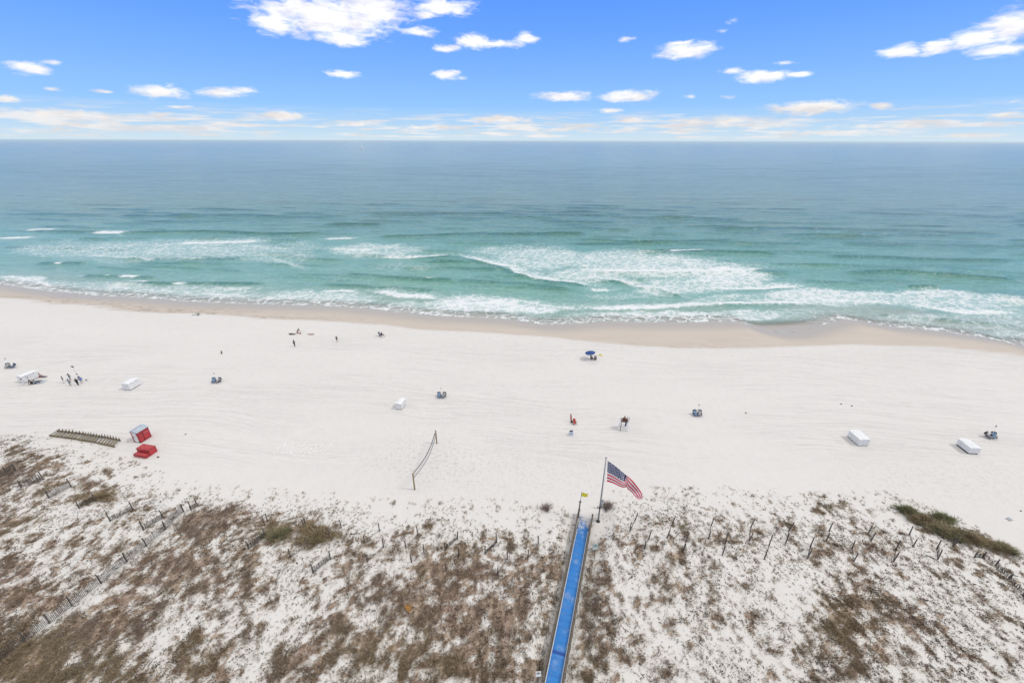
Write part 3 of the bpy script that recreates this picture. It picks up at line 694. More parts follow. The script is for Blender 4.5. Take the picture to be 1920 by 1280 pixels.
class MB:
    def __init__(s): s.v = []; s.f = []; s.mi = []; s.cur = 0
    def add(s, vs, fs):
        b = len(s.v); s.v += [tuple(q) for q in vs]; s.f += [tuple(i + b for i in f) for f in fs]; s.mi += [s.cur] * len(fs)
    def hexa(s, q):   # 8 corners: bottom ring 0-3, top ring 4-7
        s.add(q, [(3, 2, 1, 0), (4, 5, 6, 7), (0, 1, 5, 4), (1, 2, 6, 5), (2, 3, 7, 6), (3, 0, 4, 7)])
    def box(s, c, size, rot=None, bev=0.0):
        hx, hy, hz = size[0] / 2, size[1] / 2, size[2] / 2
        R_ = rot if rot is not None else Matrix.Identity(3)
        c = Vector(c)
        if bev > 0:
            b = min(bev, hx * .9, hy * .9, hz * .9)
            rings = []
            for z, k in ((-hz, b), (-hz + b, 0), (hz - b, 0), (hz, b)):
                ring = []
                for sx_, sy_ in ((-1, -1), (1, -1), (1, 1), (-1, 1)):
                    x0, y0 = sx_ * (hx - k), sy_ * (hy - k)
                    pts = [(x0, sy_ * (hy - k - b)), (sx_ * (hx - k - b), y0)]
                    if sx_ * sy_ < 0: pts = pts[::-1]
                    if True:
                        ring += [c + R_ @ Vector((a, b_, z)) for a, b_ in (pts[::-1] if True else pts)]
                rings.append(ring)
            n = 8; vs = [q for r in rings for q in r]; fs = []
            for i in range(3):
                for j in range(n): fs.append((i * n + j, i * n + (j + 1) % n, (i + 1) * n + (j + 1) % n, (i + 1) * n + j))
            fs.append(tuple(range(n))[::-1]); fs.append(tuple(3 * n + j for j in range(n)))
            s.add(vs, fs); return
        q = [c + R_ @ Vector(p) for p in ((-hx, -hy, -hz), (hx, -hy, -hz), (hx, hy, -hz), (-hx, hy, -hz), (-hx, -hy, hz), (hx, -hy, hz), (hx, hy, hz), (-hx, hy, hz))]
        s.hexa(q)
    def tube(s, pts, rad, n=8, cap=True):
        pts = [Vector(p) for p in pts]; rad = rad if isinstance(rad, (list, tuple)) else [rad] * len(pts)
        vs = []; fs = []
        for i, p in enumerate(pts):
            d = (pts[min(i + 1, len(pts) - 1)] - pts[max(i - 1, 0)]).normalized()
            a = Vector((0, 0, 1)) if abs(d.z) < 0.9 else Vector((1, 0, 0))
            u = d.cross(a).normalized(); w_ = d.cross(u)
            for j in range(n):
                th = 2 * math.pi * j / n
                vs.append(p + rad[i] * (math.cos(th) * u + math.sin(th) * w_))
        for i in range(len(pts) - 1):
            for j in range(n): fs.append((i * n + j, i * n + (j + 1) % n, (i + 1) * n + (j + 1) % n, (i + 1) * n + j))
        if cap: fs += [tuple(range(n))[::-1], tuple((len(pts) - 1) * n + j for j in range(n))]
        s.add(vs, fs)
    def beam(s, a, b, wx, wz):
        a = Vector(a); b = Vector(b); d = (b - a); L = d.length; d.normalize()
        up = Vector((0, 0, 1)) if abs(d.z) < 0.9 else Vector((0, 1, 0))
        x = d.cross(up).normalized(); z = x.cross(d)
        s.box((a + b) / 2, (wx, L, wz), Matrix((x, d, z)).transposed())
    def ball(s, c, r, n=10, m=7):
        c = Vector(c); r = Vector(r) if hasattr(r, '__len__') else Vector((r, r, r))
        vs = [c + Vector((0, 0, -r.z))]
        for i in range(1, m):
            ph = -math.pi / 2 + math.pi * i / m
            for j in range(n):
                th = 2 * math.pi * j / n
                vs.append(c + Vector((r.x * math.cos(ph) * math.cos(th), r.y * math.cos(ph) * math.sin(th), r.z * math.sin(ph))))
        vs.append(c + Vector((0, 0, r.z))); L = len(vs) - 1
        fs = [(0, 1 + (j + 1) % n, 1 + j) for j in range(n)]
        for i in range(m - 2):
            for j in range(n): fs.append((1 + i * n + j, 1 + i * n + (j + 1) % n, 1 + (i + 1) * n + (j + 1) % n, 1 + (i + 1) * n + j))
        fs += [(L, 1 + (m - 2) * n + j, 1 + (m - 2) * n + (j + 1) % n) for j in range(n)]
        s.add(vs, fs)
    def build(s, name, mat, parent=None, smooth=False, loc=None):
        me = bpy.data.meshes.new(name); me.from_pydata(s.v, [], s.f); me.update()
        for m_ in (mat if isinstance(mat, (list, tuple)) else [mat]): me.materials.append(m_)
        if any(s.mi): me.polygons.foreach_set('material_index', s.mi)
        if smooth: me.polygons.foreach_set('use_smooth', [True] * len(me.polygons))
        bm = bmesh.new(); bm.from_mesh(me); bmesh.ops.recalc_face_normals(bm, faces=bm.faces); bm.to_mesh(me); bm.free()
        o = bpy.data.objects.new(name, me); COL.objects.link(o)
        if parent is not None: o.parent = parent
        if loc is not None: o.location = loc
        return o
def thing(name, loc, rz=0.0, label=None, cat=None, group=None):
    o = bpy.data.objects.new(name, None); COL.objects.link(o)
    o.empty_display_size = 0.5; o.location = loc; o.rotation_euler = (0, 0, rz)
    return tag(o, label, cat, group)
def tag(o, label, cat, group=None):
    o['label'] = label; o['category'] = cat
    if group: o['group'] = group
    return o
def kids(o): return [c for c in bpy.data.objects if c.parent is o]
def copy_tree(o, parent=None):
    c = o.copy(); COL.objects.link(c)
    if parent is not None: c.parent = parent
    for ch in kids(o): copy_tree(ch, c)
    return c
def Gf(px, py, z=0.0):
    x, y = flat(px, py, z); return Vector((float(x), float(y), z))
def rz_to(a, b): return math.atan2(b[1] - a[1], b[0] - a[0])

# ------------------------------------------------------------------ beach access boardwalk with the blue mat
A = Vector((4.11 - 0.3078 * 11, 12.5, 0)); B = Vector((10.40, 43.96, 0))
ax = (B - A); LEN = ax.length; ang = math.atan2(ax.y, ax.x)
bw_ = thing("beach_boardwalk", A, ang, "long straight beach walkway laid with a blue mat between timber curbs", "boardwalk")
mt, t, p, o_ = new_mat("blue_mat")
tc = t.new('ShaderNodeTexCoord'); ox, oy, oz = t.sep(tc.outputs['Object'])
nz = t.noise(tc.outputs['Object'], 1.6, 5.0, 0.6); nf = t.noise(t.v('MULTIPLY', tc.outputs['Object'], (9, 1.5, 1)), 1.0, 3.0, 0.6)
cc = t.mix(nz, (0.012, 0.175, 0.54), (0.03, 0.24, 0.66))
cc = t.mix(t.m('MULTIPLY', t.ss(nf, 0.5, 0.75), 0.35), cc, (0.02, 0.12, 0.48))
rib = t.m('ADD', t.ss(t.m('ABSOLUTE', t.m('SUBTRACT', t.m('FRACT', t.m('MULTIPLY', ox, 1.25)), 0.5)), 0.34, 0.5), t.m('MULTIPLY', t.ss(t.noise(t.v('MULTIPLY', tc.outputs['Object'], (2.2, 0.15, 1)), 1.0, 3.0, 0.7), 0.5, 0.75), 0.9))
cc = t.mix(t.m('MULTIPLY', rib, 0.38), cc, (0.012, 0.10, 0.40))
dust = t.noise(tc.outputs['Object'], 0.9, 6.0, 0.72)
cc = t.mix(t.m('MULTIPLY', t.ss(dust, 0.48, 0.70), 0.26), cc, (0.55, 0.55, 0.56))
sandn = t.noise(tc.outputs['Object'], 1.3, 5.0, 0.68)
sandm = t.ss(t.m('ADD', t.m('MULTIPLY_ADD', sandn, 2.4, -1.25), t.ss(ox, LEN - 5.4, LEN + 0.8)), 0.35, 0.95)
cc = t.mix(t.m('MULTIPLY', sandm, t.ss(ox, LEN - 5.5, LEN - 3.0)), cc, (0.66, 0.64, 0.62))
t.put(p.inputs['Base Color'], cc); p.inputs['Roughness'].default_value = 0.55
t.put(p.inputs['Normal'], t.bump(nf, 0.3, 0.02))
HWD = 0.74
def deckz(u): return 0.36 - 0.36 * max(0, min(1, (u - (LEN - 5.5)) / 4.5)) + 0.0
us = [i * LEN / 120 for i in range(121)]
mb = MB()
for i in range(120):
    a, b = us[i], us[i + 1]; za, zb = deckz(a) + 0.01, deckz(b) + 0.01
    wv = 0.012 * math.sin(i * 1.7)
    mb.hexa([(a, -HWD, za - .012), (b, -HWD, zb - .012), (b, HWD, zb - .012), (a, HWD, za - .012), (a, -HWD, za + .02 + wv), (b, -HWD, zb + .02 - wv * 0), (b, HWD, zb + .02), (a, HWD, za + .02 + wv)])
mat_o = mb.build("blue_mat", mt, bw_)
mb = MB(); mb.box((LEN - 18.7, 0, deckz(0) + 0.045), (0.30, 1.48, 0.016))
mb.build("mat_seam", M("dark_blue_seam", (0.012, 0.075, 0.36), 0.6), bw_)
for sgn, nm in ((1, "edge_strip"), (-1, "edge_strip")):
    mb = MB()
    for i in range(120):
        a, b = us[i], us[i + 1]; za, zb = deckz(a) + 0.034, deckz(b) + 0.034
        if a > LEN - 2.5: break
        y0 = sgn * (HWD - 0.035); y1 = sgn * (HWD + 0.045); y0, y1 = min(y0, y1), max(y0, y1)
        mb.hexa([(a, y0, za - .03), (b, y0, zb - .03), (b, y1, zb - .03), (a, y1, za - .03), (a, y0, za + .02), (b, y0, zb + .02), (b, y1, zb + .02), (a, y1, za + .02)])
    mb.build(nm, WHITEW, bw_)
mb = MB()
u = 0.0; i = 0
while u < LEN - 1.2:
    mb.box((u + 0.07, 0, deckz(u) - 0.035), (0.135, 1.66, 0.04)); u += 0.145
mb.build("deck_planks", WOOD, bw_)
for sgn in (1, -1):
    mb = MB(); n = 24; Lr = LEN - 0.15 + (0.35 if sgn > 0 else 0)
    for i in range(n):
        a = i * Lr / n; b = (i + 1) * Lr / n - 0.012; jit = random.uniform(-.012, .012)
        zt = 0.92 + random.uniform(-.01, .01)
        mb.box(((a + b) / 2, sgn * (HWD + 0.235) + jit, zt), (b - a, 0.23, 0.05), bev=0.012)
    mb.build("curb_cap", WOOD, bw_)
    mb = MB()
    for i in range(n):
        a = i * Lr / n; b = (i + 1) * Lr / n - 0.01
        for zc in (0.20, 0.40, 0.60, 0.79): mb.box(((a + b) / 2, sgn * (HWD + 0.20), zc - 0.03), (b - a, 0.05, 0.175))
        mb.box((a + 0.06, sgn * (HWD + 0.285), 0.36), (0.12, 0.11, 1.06))
    mb.box((Lr - 0.02, sgn * (HWD + 0.235), 0.46), (0.2, 0.21, 1.12), bev=0.02)
    mb.build("curb_side", WOODG, bw_)

# ------------------------------------------------------------------ yellow warning flag on its post
pb = Gf(1084.5, 970.0); 
def vertical_top(base, py):
    """height of a vertical thing standing at base whose top shows at picture row py"""
    lo, hi = 0.0, 40.0
    for _ in range(40):
        m_ = (lo + hi) / 2
        _, q = to_px(np.array([base.x]), np.array([base.y]), base.z + m_)
        if q[0] > py: lo = m_
        else: hi = m_
    return lo
ph = vertical_top(pb, 938); pt = vertical_top(pb, 922)
yf = thing("warning_flag", pb, 0, "small yellow beach warning flag on a brown post at the walkway end", "flag")
mb = MB(); mb.tube([(0, 0, -.3), (0.0, 0, ph * .5), (0.05, 0, ph)], [.11, .10, .085], 9); mb.build("post", WOOD, yf, True)
mb = MB(); mb.tube([(0.05, 0, ph - 1.0), (0.09, 0, ph + .2), (0.13, 0, pt)], .032, 8); mb.ball((.13, 0, pt), .05); mb.build("staff", STEEL, yf, True)
for q_ in (((0.03, 0, ph - .25), (.42, .1, .07)), ((0.02, 0, ph * .45), (.34, .3, .06))):
    mb = MB(); mb.box(*q_); mb.build("bracket", STEEL, yf)
mb = MB(); n = 10; L = 0.95; Hh = 0.68
vs = []
for side in (0, 1):
    for i in range(n + 1):
        for j in range(5):
            u_ = i / n; v_ = j / 4
            x_ = 0.13 + u_ * L * 0.92; z_ = pt - 0.06 - v_ * Hh - u_ * 0.22
            y_ = 0.10 * math.sin(u_ * 7 + v_ * 1.4) * u_ - side * .008
            vs.append((x_, y_, z_))
fs = []
K = (n + 1) * 5
for i in range(n):
    for j in range(4):
        a = i * 5 + j; fs.append((a, a + 5, a + 6, a + 1)); fs.append((K + a, K + a + 1, K + a + 6, K + a + 5))
mb.add(vs, fs); mb.build("flag_cloth", YELL, yf, True)

# ------------------------------------------------------------------ flagpole and the stars and stripes
fb = Gf(1121.5, 977.0)
fh = vertical_top(fb, 859)
ex, _ = to_px(np.array([fb.x]), np.array([fb.y]), fb.z + fh)
fp = thing("flagpole", fb, 0, "tall grey metal flagpole standing beside the walkway end", "flagpole")
# the pole leans very slightly so that its tip meets the photograph
lean = 0.0
for k in range(30):
    xx, _ = to_px(np.array([fb.x + lean]), np.array([fb.y]), fb.z + fh)
    lean += (1136.3 - xx[0]) * 0.05
mb = MB(); mb.tube([(0, 0, -.4), (lean * .5, 0, fh * .5), (lean, 0, fh)], [.115, .095, .06], 12); mb.build("pole", STEEL, fp, True)
mb = MB(); mb.ball((lean, 0, fh + .09), .12); mb.build("finial", STEEL, fp, True)
mb = MB(); mb.tube([(0, 0, -.05), (0, 0, .10)], [.30, .26], 14); mb.build("base_collar", M("dark_iron", (.06, .055, .05), .6, .2), fp)
zc_ = fh * .235
mb = MB(); mb.tube([(lean * .235 - .42, -.12, zc_), (lean * .235 + .42, .12, zc_)], .05, 8); mb.tube([(lean * .235, 0, zc_ - .12), (lean * .235, 0, zc_ + .12)], .15, 10); mb.build("cleat", M("dark_iron", (.06, .055, .05), .6, .2), fp)
mb = MB(); mb.tube([(lean + .16, -.02, fh - .1), (lean * .6 + .16, -.04, fh * .6), (lean * .24 + .12, -.02, fh * .24)], .012, 5); mb.build("halyard", M("white_cord", (.6, .6, .6), .8), fp)
# cloth, 1.55 times as long as it is high, seen blown toward the right and sagging
def at_depth(px, py, Yw):
    d = ray_np(px, py); t_ = Yw / d[1]
    return np.array([d[0] * t_, Yw, CAM_H + d[2] * t_])
TOPE = [(1139.5, 863.7), (1153, 873), (1167.5, 885.0), (1185, 899.5), (1196, 913), (1202.5, 923), (1205.2, 934.5)]
BOTE = [(1137.8, 902.2), (1149, 905.5), (1162, 911.5), (1176, 916.5), (1184.5, 922.5), (1190, 929.5), (1197, 935.8)]
def curve(ps, u_):
    q = u_ * (len(ps) - 1); i = min(int(q), len(ps) - 2); f = q - i
    p0 = ps[max(i - 1, 0)]; p1 = ps[i]; p2 = ps[i + 1]; p3 = ps[min(i + 2, len(ps) - 1)]
    return [0.5 * ((2 * p1[k]) + (-p0[k] + p2[k]) * f + (2 * p0[k] - 5 * p1[k] + 4 * p2[k] - p3[k]) * f * f + (-p0[k] + 3 * p1[k] - 3 * p2[k] + p3[k]) * f ** 3) for k in (0, 1)]
NU, NV = 160, 104
org = np.array([fb.x, fb.y, fb.z])
vs = []
for i in range(NU + 1):
    u_ = i / NU
    a = curve(TOPE, u_); b = curve(BOTE, u_)
    for j in range(NV + 1):
        v_ = j / NV
        q_ = max(0.0, min(1.0, (u_ - 0.40) / 0.12)); q_ = q_ * q_ * (3 - 2 * q_)
        ve = (v_ / 0.52 if v_ < 0.52 else 1.0 - (v_ - 0.52) * 0.5) * q_ + v_ * (1 - q_); hid = max(0.0, v_ - 0.52) * q_
        sx_ = a[0] * (1 - ve) + b[0] * ve; sy_ = a[1] * (1 - ve) + b[1] * ve
        # the cloth bellies out from the camera side and folds over itself near a third of its length
        fold = math.exp(-((u_ - 0.36 - 0.16 * v_) / 0.05) ** 2)
        wave = 0.30 * math.sin(u_ * 9.0 + v_ * 2.2) * min(1, u_ * 3) + 0.13 * math.sin(u_ * 19 + v_ * 4.0) * min(1, u_ * 4)
        pos = at_depth(sx_, sy_, fb.y + wave + 0.25 * fold - 0.1 + 0.9 * hid)
        vs.append(pos - org)
vs = np.array(vs)
vs2 = vs.copy(); vs2[:, 1] += 0.012
F1 = []; colr = []
for i in range(NU):
    for j in range(NV):
        a = i * (NV + 1) + j
        F1.append((a, a + NV + 1, a + NV + 2, a + 1))
        u_ = (i + .5) / NU * 1.9; v_ = (j + .5) / NV       # flag units, hoist = 1
        cst = 0 if int(v_ * 13) % 2 == 0 else 1
        if u_ < 0.76 and v_ < 7 / 13:
            cst = 2
            cw, chh = 0.76 / 12, (7 / 13) / 10
            cu = round(u_ / cw); cv = round(v_ / chh)
            if 1 <= cu <= 11 and 1 <= cv <= 9 and (cu + cv) % 2 == 0:
                dx_, dy_ = (u_ - cu * cw), (v_ - cv * chh)
                rr = math.hypot(dx_, dy_); th = math.atan2(dx_, -dy_)
                k5 = math.cos(math.pi / 5) / math.cos((th % (2 * math.pi / 5)) - math.pi / 5)
                if rr < 0.030 * (0.45 + 0.55 * (abs(((th / (2 * math.pi / 5)) % 1) - 0.5) * 2)): cst = 1
        colr.append(cst)
F1 = np.array(F1)
n0 = len(vs)
allv = np.concatenate([vs, vs2]); F2 = F1[:, ::-1] + n0
FR_ = M("flag_red", (0.74, 0.012, 0.04), .8, .06); FW_ = M("flag_white", (0.84, 0.82, 0.80), .8, .04); FBl = M("flag_blue", (0.015, 0.03, 0.12), .8, .06)
fo_ = mesh_np("national_flag", allv, np.concatenate([F1, F2]), FR_)
fo_.data.materials.append(FW_); fo_.data.materials.append(FBl)
fo_.data.polygons.foreach_set('material_index', np.array(colr + colr, dtype=np.int32))
fo_.location = fb
tag(fo_, "large red, white and blue flag with stars and stripes flying from the pole", "flag")

# ------------------------------------------------------------------ small signs by the walkway
def sign(px, py, toppy, wd, ht, mat, label, tilt=0.0, rz=0.0):
    b = G(px, py); h_ = max(0.9, vertical_top(b, toppy))
    s = thing("small_sign", b, rz, label, "sign")
    mb = MB(); mb.box((0, 0.03, h_ / 2 - .15), (.09, .07, h_ + .1)); mb.build("post", WOODG, s)
    rt = Matrix.Rotation(tilt, 3, 'X')
    mb = MB(); mb.box((0, -.04, h_ - ht / 2), (wd, .03, ht), rt, bev=.008); mb.build("panel", mat, s)
    mb = MB(); mb.box((0, -.062, h_ - ht * .28), (wd * .7, .006, ht * .16), rt); mb.box((0, -.062, h_ - ht * .6), (wd * .6, .006, ht * .1), rt); mb.build("print", M("sign_print_grey", (.22, .23, .25), .6), s)
    return s
SG = M("grey_sign_back", (0.36, 0.38, 0.40), .55, .08); ST = M("pale_teal_sign", (0.42, 0.50, 0.48), .6, .2)
sign(1127, 952, 937, .55, .65, SG, "small grey square sign on a short post behind the tall flagpole", -.3, .5)
sign(1115.5, 1030, 1020, .8, .75, ST, "weathered pale teal sign leaning in the scrub right of the walkway", -.6, .2)
sign(1008.5, 1278, 1259, .55, .5, WHITEW, "small white framed sign on a dark post left of the walkway", -.5, .1)

# ------------------------------------------------------------------ sand fences on the dune
def slat_run(mb, a, b, h_, gap=0.085, sink=0.0, wob=0.03, sag=0.0):
    a = Vector(a); b = Vector(b); d = b - a; L = d.to_2d().length; n = max(2, int(L / gap))
    ux = Vector((d.x, d.y, 0)).normalized()
    for i in range(n + 1):
        f = i / n; p_ = a.lerp(b, f); z0 = float(terrain(p_.x, p_.y)) - sink - sag * math.sin(math.pi * f)
        tl = random.gauss(0, wob); ht = h_ * random.uniform(.9, 1.06)
        o1 = Vector((p_.x, p_.y, z0)); o2 = Vector((p_.x + ux.x * tl + random.gauss(0, wob), p_.y + ux.y * tl, z0 + ht))
        mb.beam(o1, o2, 0.042, 0.022)
def fence(name, label, group, posts, h_=1.25, ph_=1.45, slats=True, sink=0.0, gap=0.085, lean=(0, 0), wob=.03, cat="fence", toppy=None, slat_h=None):
    ps = [G(*q) for q in posts]
    c = ps[0]
    f = thing(name, c, 0, label, cat, group)
    for i, q in enumerate(ps):
        l_ = Vector((random.gauss(lean[0], .05), random.gauss(lean[1], .05), 1)); H_ = ph_ * random.uniform(.92, 1.08)
        mb = MB(); r_ = q - c
        mb.tube([r_ + Vector((0, 0, -.3)), r_ + Vector((l_.x * H_, l_.y * H_, H_))], [.078, .066], 7)
        mb.build("post", WOODG, f)
    if slats:
        for i in range(len(ps) - 1):
            mb = MB(); slat_run(mb, ps[i], ps[i + 1], (slat_h or h_), gap, sink, wob)
            mb.v = [tuple(Vector(q) - c) for q in mb.v]
            o = mb.build("slat_panel", SLAT, f)
            mb = MB()
            for zz in ((0.22, 0.55, 0.88) if (slat_h or h_) > .75 else ()):
                mb.tube([ps[i] - c + Vector((0, 0, (slat_h or h_) * zz - sink)), (ps[i] + ps[i + 1]) / 2 - c + Vector((0, 0, (slat_h or h_) * zz - sink - .02)), ps[i + 1] - c + Vector((0, 0, (slat_h or h_) * zz - sink))], .008, 4)
            if mb.v: mb.build("wire", WIRE, f)
    return f
GL = "short slatted sand fences on the left of the dune"
GM = "short slatted sand fences left of the walkway"
GR = "short slatted sand fences right of the walkway"
fence("sand_fence", "long slatted sand fence running diagonally across the dune at lower left", None,
      [(-60, 1290), (0, 1238), (47, 1203), (94, 1167.5), (136, 1136), (191, 1092.5), (239, 1052.5), (276, 1023), (311, 992), (345, 959)], 1.2, 1.55, gap=.12, wob=.015)
for lab, ps, kw in [
  ("slatted sand fence at the left edge, half buried in dark scrub", [(-22, 905), (30, 882)], {}),
  ("short sand fence just right of the left edge of the dune, below the pallets", [(40, 914.5), (82, 899)], {}),
  ("short sand fence with leaning slats directly below the red bench box side", [(92, 934), (134, 912.5)], {}),
  ("overgrown sand fence with tan grass piled over its right half", [(149, 953), (180, 938)], dict(slat_h=.9)),
  ("short sand fence alone on bare sand with two tall bare end posts", [(207, 977), (250, 956)], dict(ph_=1.75, slat_h=.8)),
  ("short sand fence just above the long diagonal fence's upper end", [(269, 994), (308, 970.5)], dict(ph_=1.6, slat_h=.85)),
  ("single bay of grey slats beside the brown thicket", [(357.5, 956), (371, 948)], dict(slat_h=.7)),
]: fence("sand_fence", lab, GL, ps, **kw)
for lab, ps, kw in [
  ("sand fence below the round green shrub with white sand in front", [(466, 1029), (497, 1007)], dict(slat_h=.9)),
  ("sand fence farthest left of those standing at the dune edge, by green tufts", [(497, 985), (502, 978)], dict(ph_=1.6, slats=False)),
  ("lone post at the top of the brown shrub thicket", [(573.5, 986), (571, 990)], dict(ph_=1.5, slats=False)),
  ("short sand fence on bare sand with a strip of reddish grass behind it", [(587, 1074), (619.5, 1048)], dict(slat_h=1.0)),
  ("sand fence between the brown shrub thicket and bare sand", [(545, 1044), (577, 1024)], dict(slat_h=.6, sink=.1)),
  ("sand fence whose far post stands at the dune edge right of the shrubs", [(618, 1008), (640, 989.5)], dict(slat_h=.6, sink=.1)),
  ("sand fence ending beside a dark strip of scrub, second from the shrubs", [(684, 1016.5), (711.5, 995)], dict(slat_h=.5, sink=.1)),
  ("sand fence left of the middle, one row nearer than the dune edge", [(690, 1053), (719, 1026)], dict(slat_h=.5, sink=.1)),
  ("sand fence below the near volleyball post at the dune edge", [(761, 1027.5), (784, 1002)], dict(slat_h=.55, sink=.1)),
  ("sand fence in brown scrub, directly nearer than the one below the volleyball post", [(772, 1054), (795, 1036)], dict(slat_h=.5, sink=.1)),
  ("sand fence with dark slats at the dune edge right of the volleyball net", [(835, 1030), (858, 1010)], dict(slat_h=.7)),
  ("sand fence sunk in scrub, nearer than the dark slatted one", [(836.5, 1069), (860.5, 1042)], dict(slat_h=.4, sink=.1)),
  ("thinly slatted sand fence at the dune edge, second left of the walkway", [(910, 1038), (931.5, 1017)], dict(slat_h=.6)),
  ("sand fence nearest to the camera of those left of the walkway", [(933, 1077), (951, 1048)], dict(slat_h=.45, sink=.1)),
  ("sand fence nearest to the left side of the blue walkway", [(990, 1045), (1009.5, 1019)], dict(slat_h=.45, sink=.1)),
]:
    if kw.get('sink'): kw['slat_h'] = kw['slat_h'] * .8; kw['sink'] = .05; kw['gap'] = .18
    fence("sand_fence", lab, GM, ps, **kw)
for lab, ps, kw in [
  ("sand fence nearest to the flagpole, dense brown grass at its foot", [(1181, 997), (1191, 974)], dict(slat_h=.6)),
  ("leaning sand fence one row nearer than the one by the flagpole", [(1208, 1029), (1216, 1011)], dict(slat_h=.5)),
  ("sand fence with a bare leaning stick beside its right post", [(1250.5, 1008), (1260.5, 981)], dict(slat_h=.4, sink=.1)),
  ("sand fence with brown brush heaped at its near post", [(1279.6, 1035), (1286, 1014)], dict(slat_h=.7)),
  ("sand fence on clean sand at the dune edge, right of the flag tip", [(1328, 1010), (1333, 985)], dict(slat_h=.5)),
  ("short pair of posts one row nearer, left of two thick leaning ones", [(1354.5, 1040), (1360, 1016)], dict(slat_h=.5, ph_=1.6)),
  ("sand fence by the ochre grass mound at the dune edge", [(1404, 1014), (1407, 989)], dict(slat_h=.6, ph_=1.6)),
  ("pair of stout leaning posts at the top of the bare sand slope", [(1433, 1048), (1442, 1022)], dict(slat_h=.7, ph_=1.75)),
  ("tall leaning sand fence at the dune edge above the bare sand slope", [(1473, 1018), (1479, 993.5)], dict(slat_h=.5, ph_=1.75)),
  ("dark slatted sand fence seen end on beside the bare sand slope", [(1513, 1047), (1519, 1024)], dict(slat_h=1.1, ph_=1.7)),
  ("sand fence at the dune edge with small green plants at its foot", [(1549, 1014), (1554.5, 995.5)], dict(slat_h=.4)),
  ("sand fence in grey scrub left of the ochre mound's top", [(1600, 1052), (1597.5, 1029)], dict(slat_h=.45)),
  ("sand fence in russet brush left of the long green shrub bank", [(1633, 1014), (1628, 999)], dict(slat_h=.5)),
  ("pair of leaning posts with a hooked top in the speckled scrub", [(1674.5, 1053), (1679, 1031)], dict(slat_h=.4, ph_=1.7)),
  ("slim pair of posts just below the long green shrub bank", [(1711, 1025), (1705, 1002)], dict(slat_h=.4)),
  ("sand fence with a collapsed grey net of slats at its foot", [(1758, 1049), (1756, 1030)], dict(slat_h=.9, ph_=1.6, wob=.12)),
  ("lone leaning post against the near side of the green shrub bank", [(1785, 1024), (1788, 1019)], dict(slats=False, ph_=1.5)),
]: kw['slat_h'] = kw.get('slat_h', .5) * .9; kw.setdefault('gap', .17); kw.setdefault('sink', .08); fence("sand_fence", lab, GR, ps, lean=(.04, 0), wob=kw.pop('wob', .05), **kw)
fence("broken_sand_fence", "collapsed slatted sand fence snaking down the right edge of the dune", None,
      [(1826, 1045), (1842, 1044), (1866, 1060), (1892, 1086), (1918, 1118), (1945, 1150)], .8, 1.0, lean=(.15, .1), wob=.16, sink=.1)
for lab, a, b, r_ in [("bare leaning stick among the fences right of the flag", (1263, 1011), (1283, 993), .04), ("curved driftwood branch lying at the dune edge left of the net", (657.5, 1002), (678, 1003), .05),
                  ("long dark stick lying on the speckled sand near the net of slats", (1736, 1040), (1768, 1060), .04), ("thin curved stick on the sand at the dune edge by the net posts", (808, 1000), (820, 1007), .035)]:
    p0 = G(*a); p1 = G(*b); mid = (p0 + p1) / 2 + Vector((.1, .25, .10))
    mb = MB(); mb.tube([Vector((0, 0, .05)), mid - p0, p1 - p0 + Vector((0, 0, .12))], [r_, r_ * .85, r_ * .5], 6)
    o = mb.build("driftwood_stick", WOODG, None, True, loc=p0); tag(o, lab, "stick")
p0 = G(762, 1142); mb = MB()
for k in range(7):
    th = -.9 + k * .5; mb.tube([(0, 0, .05), (.45 * math.cos(th), .35 * math.sin(th), .16), (.85 * math.cos(th), .7 * math.sin(th), .06)], [.06, .05, .015], 6)
o = mb.build("dry_palm_frond", M("orange_dry_leaf", (.55, .27, .06), .7, .2), None, True, loc=p0); tag(o, "bright orange dried frond lying in the grey brown scrub", "palm frond")

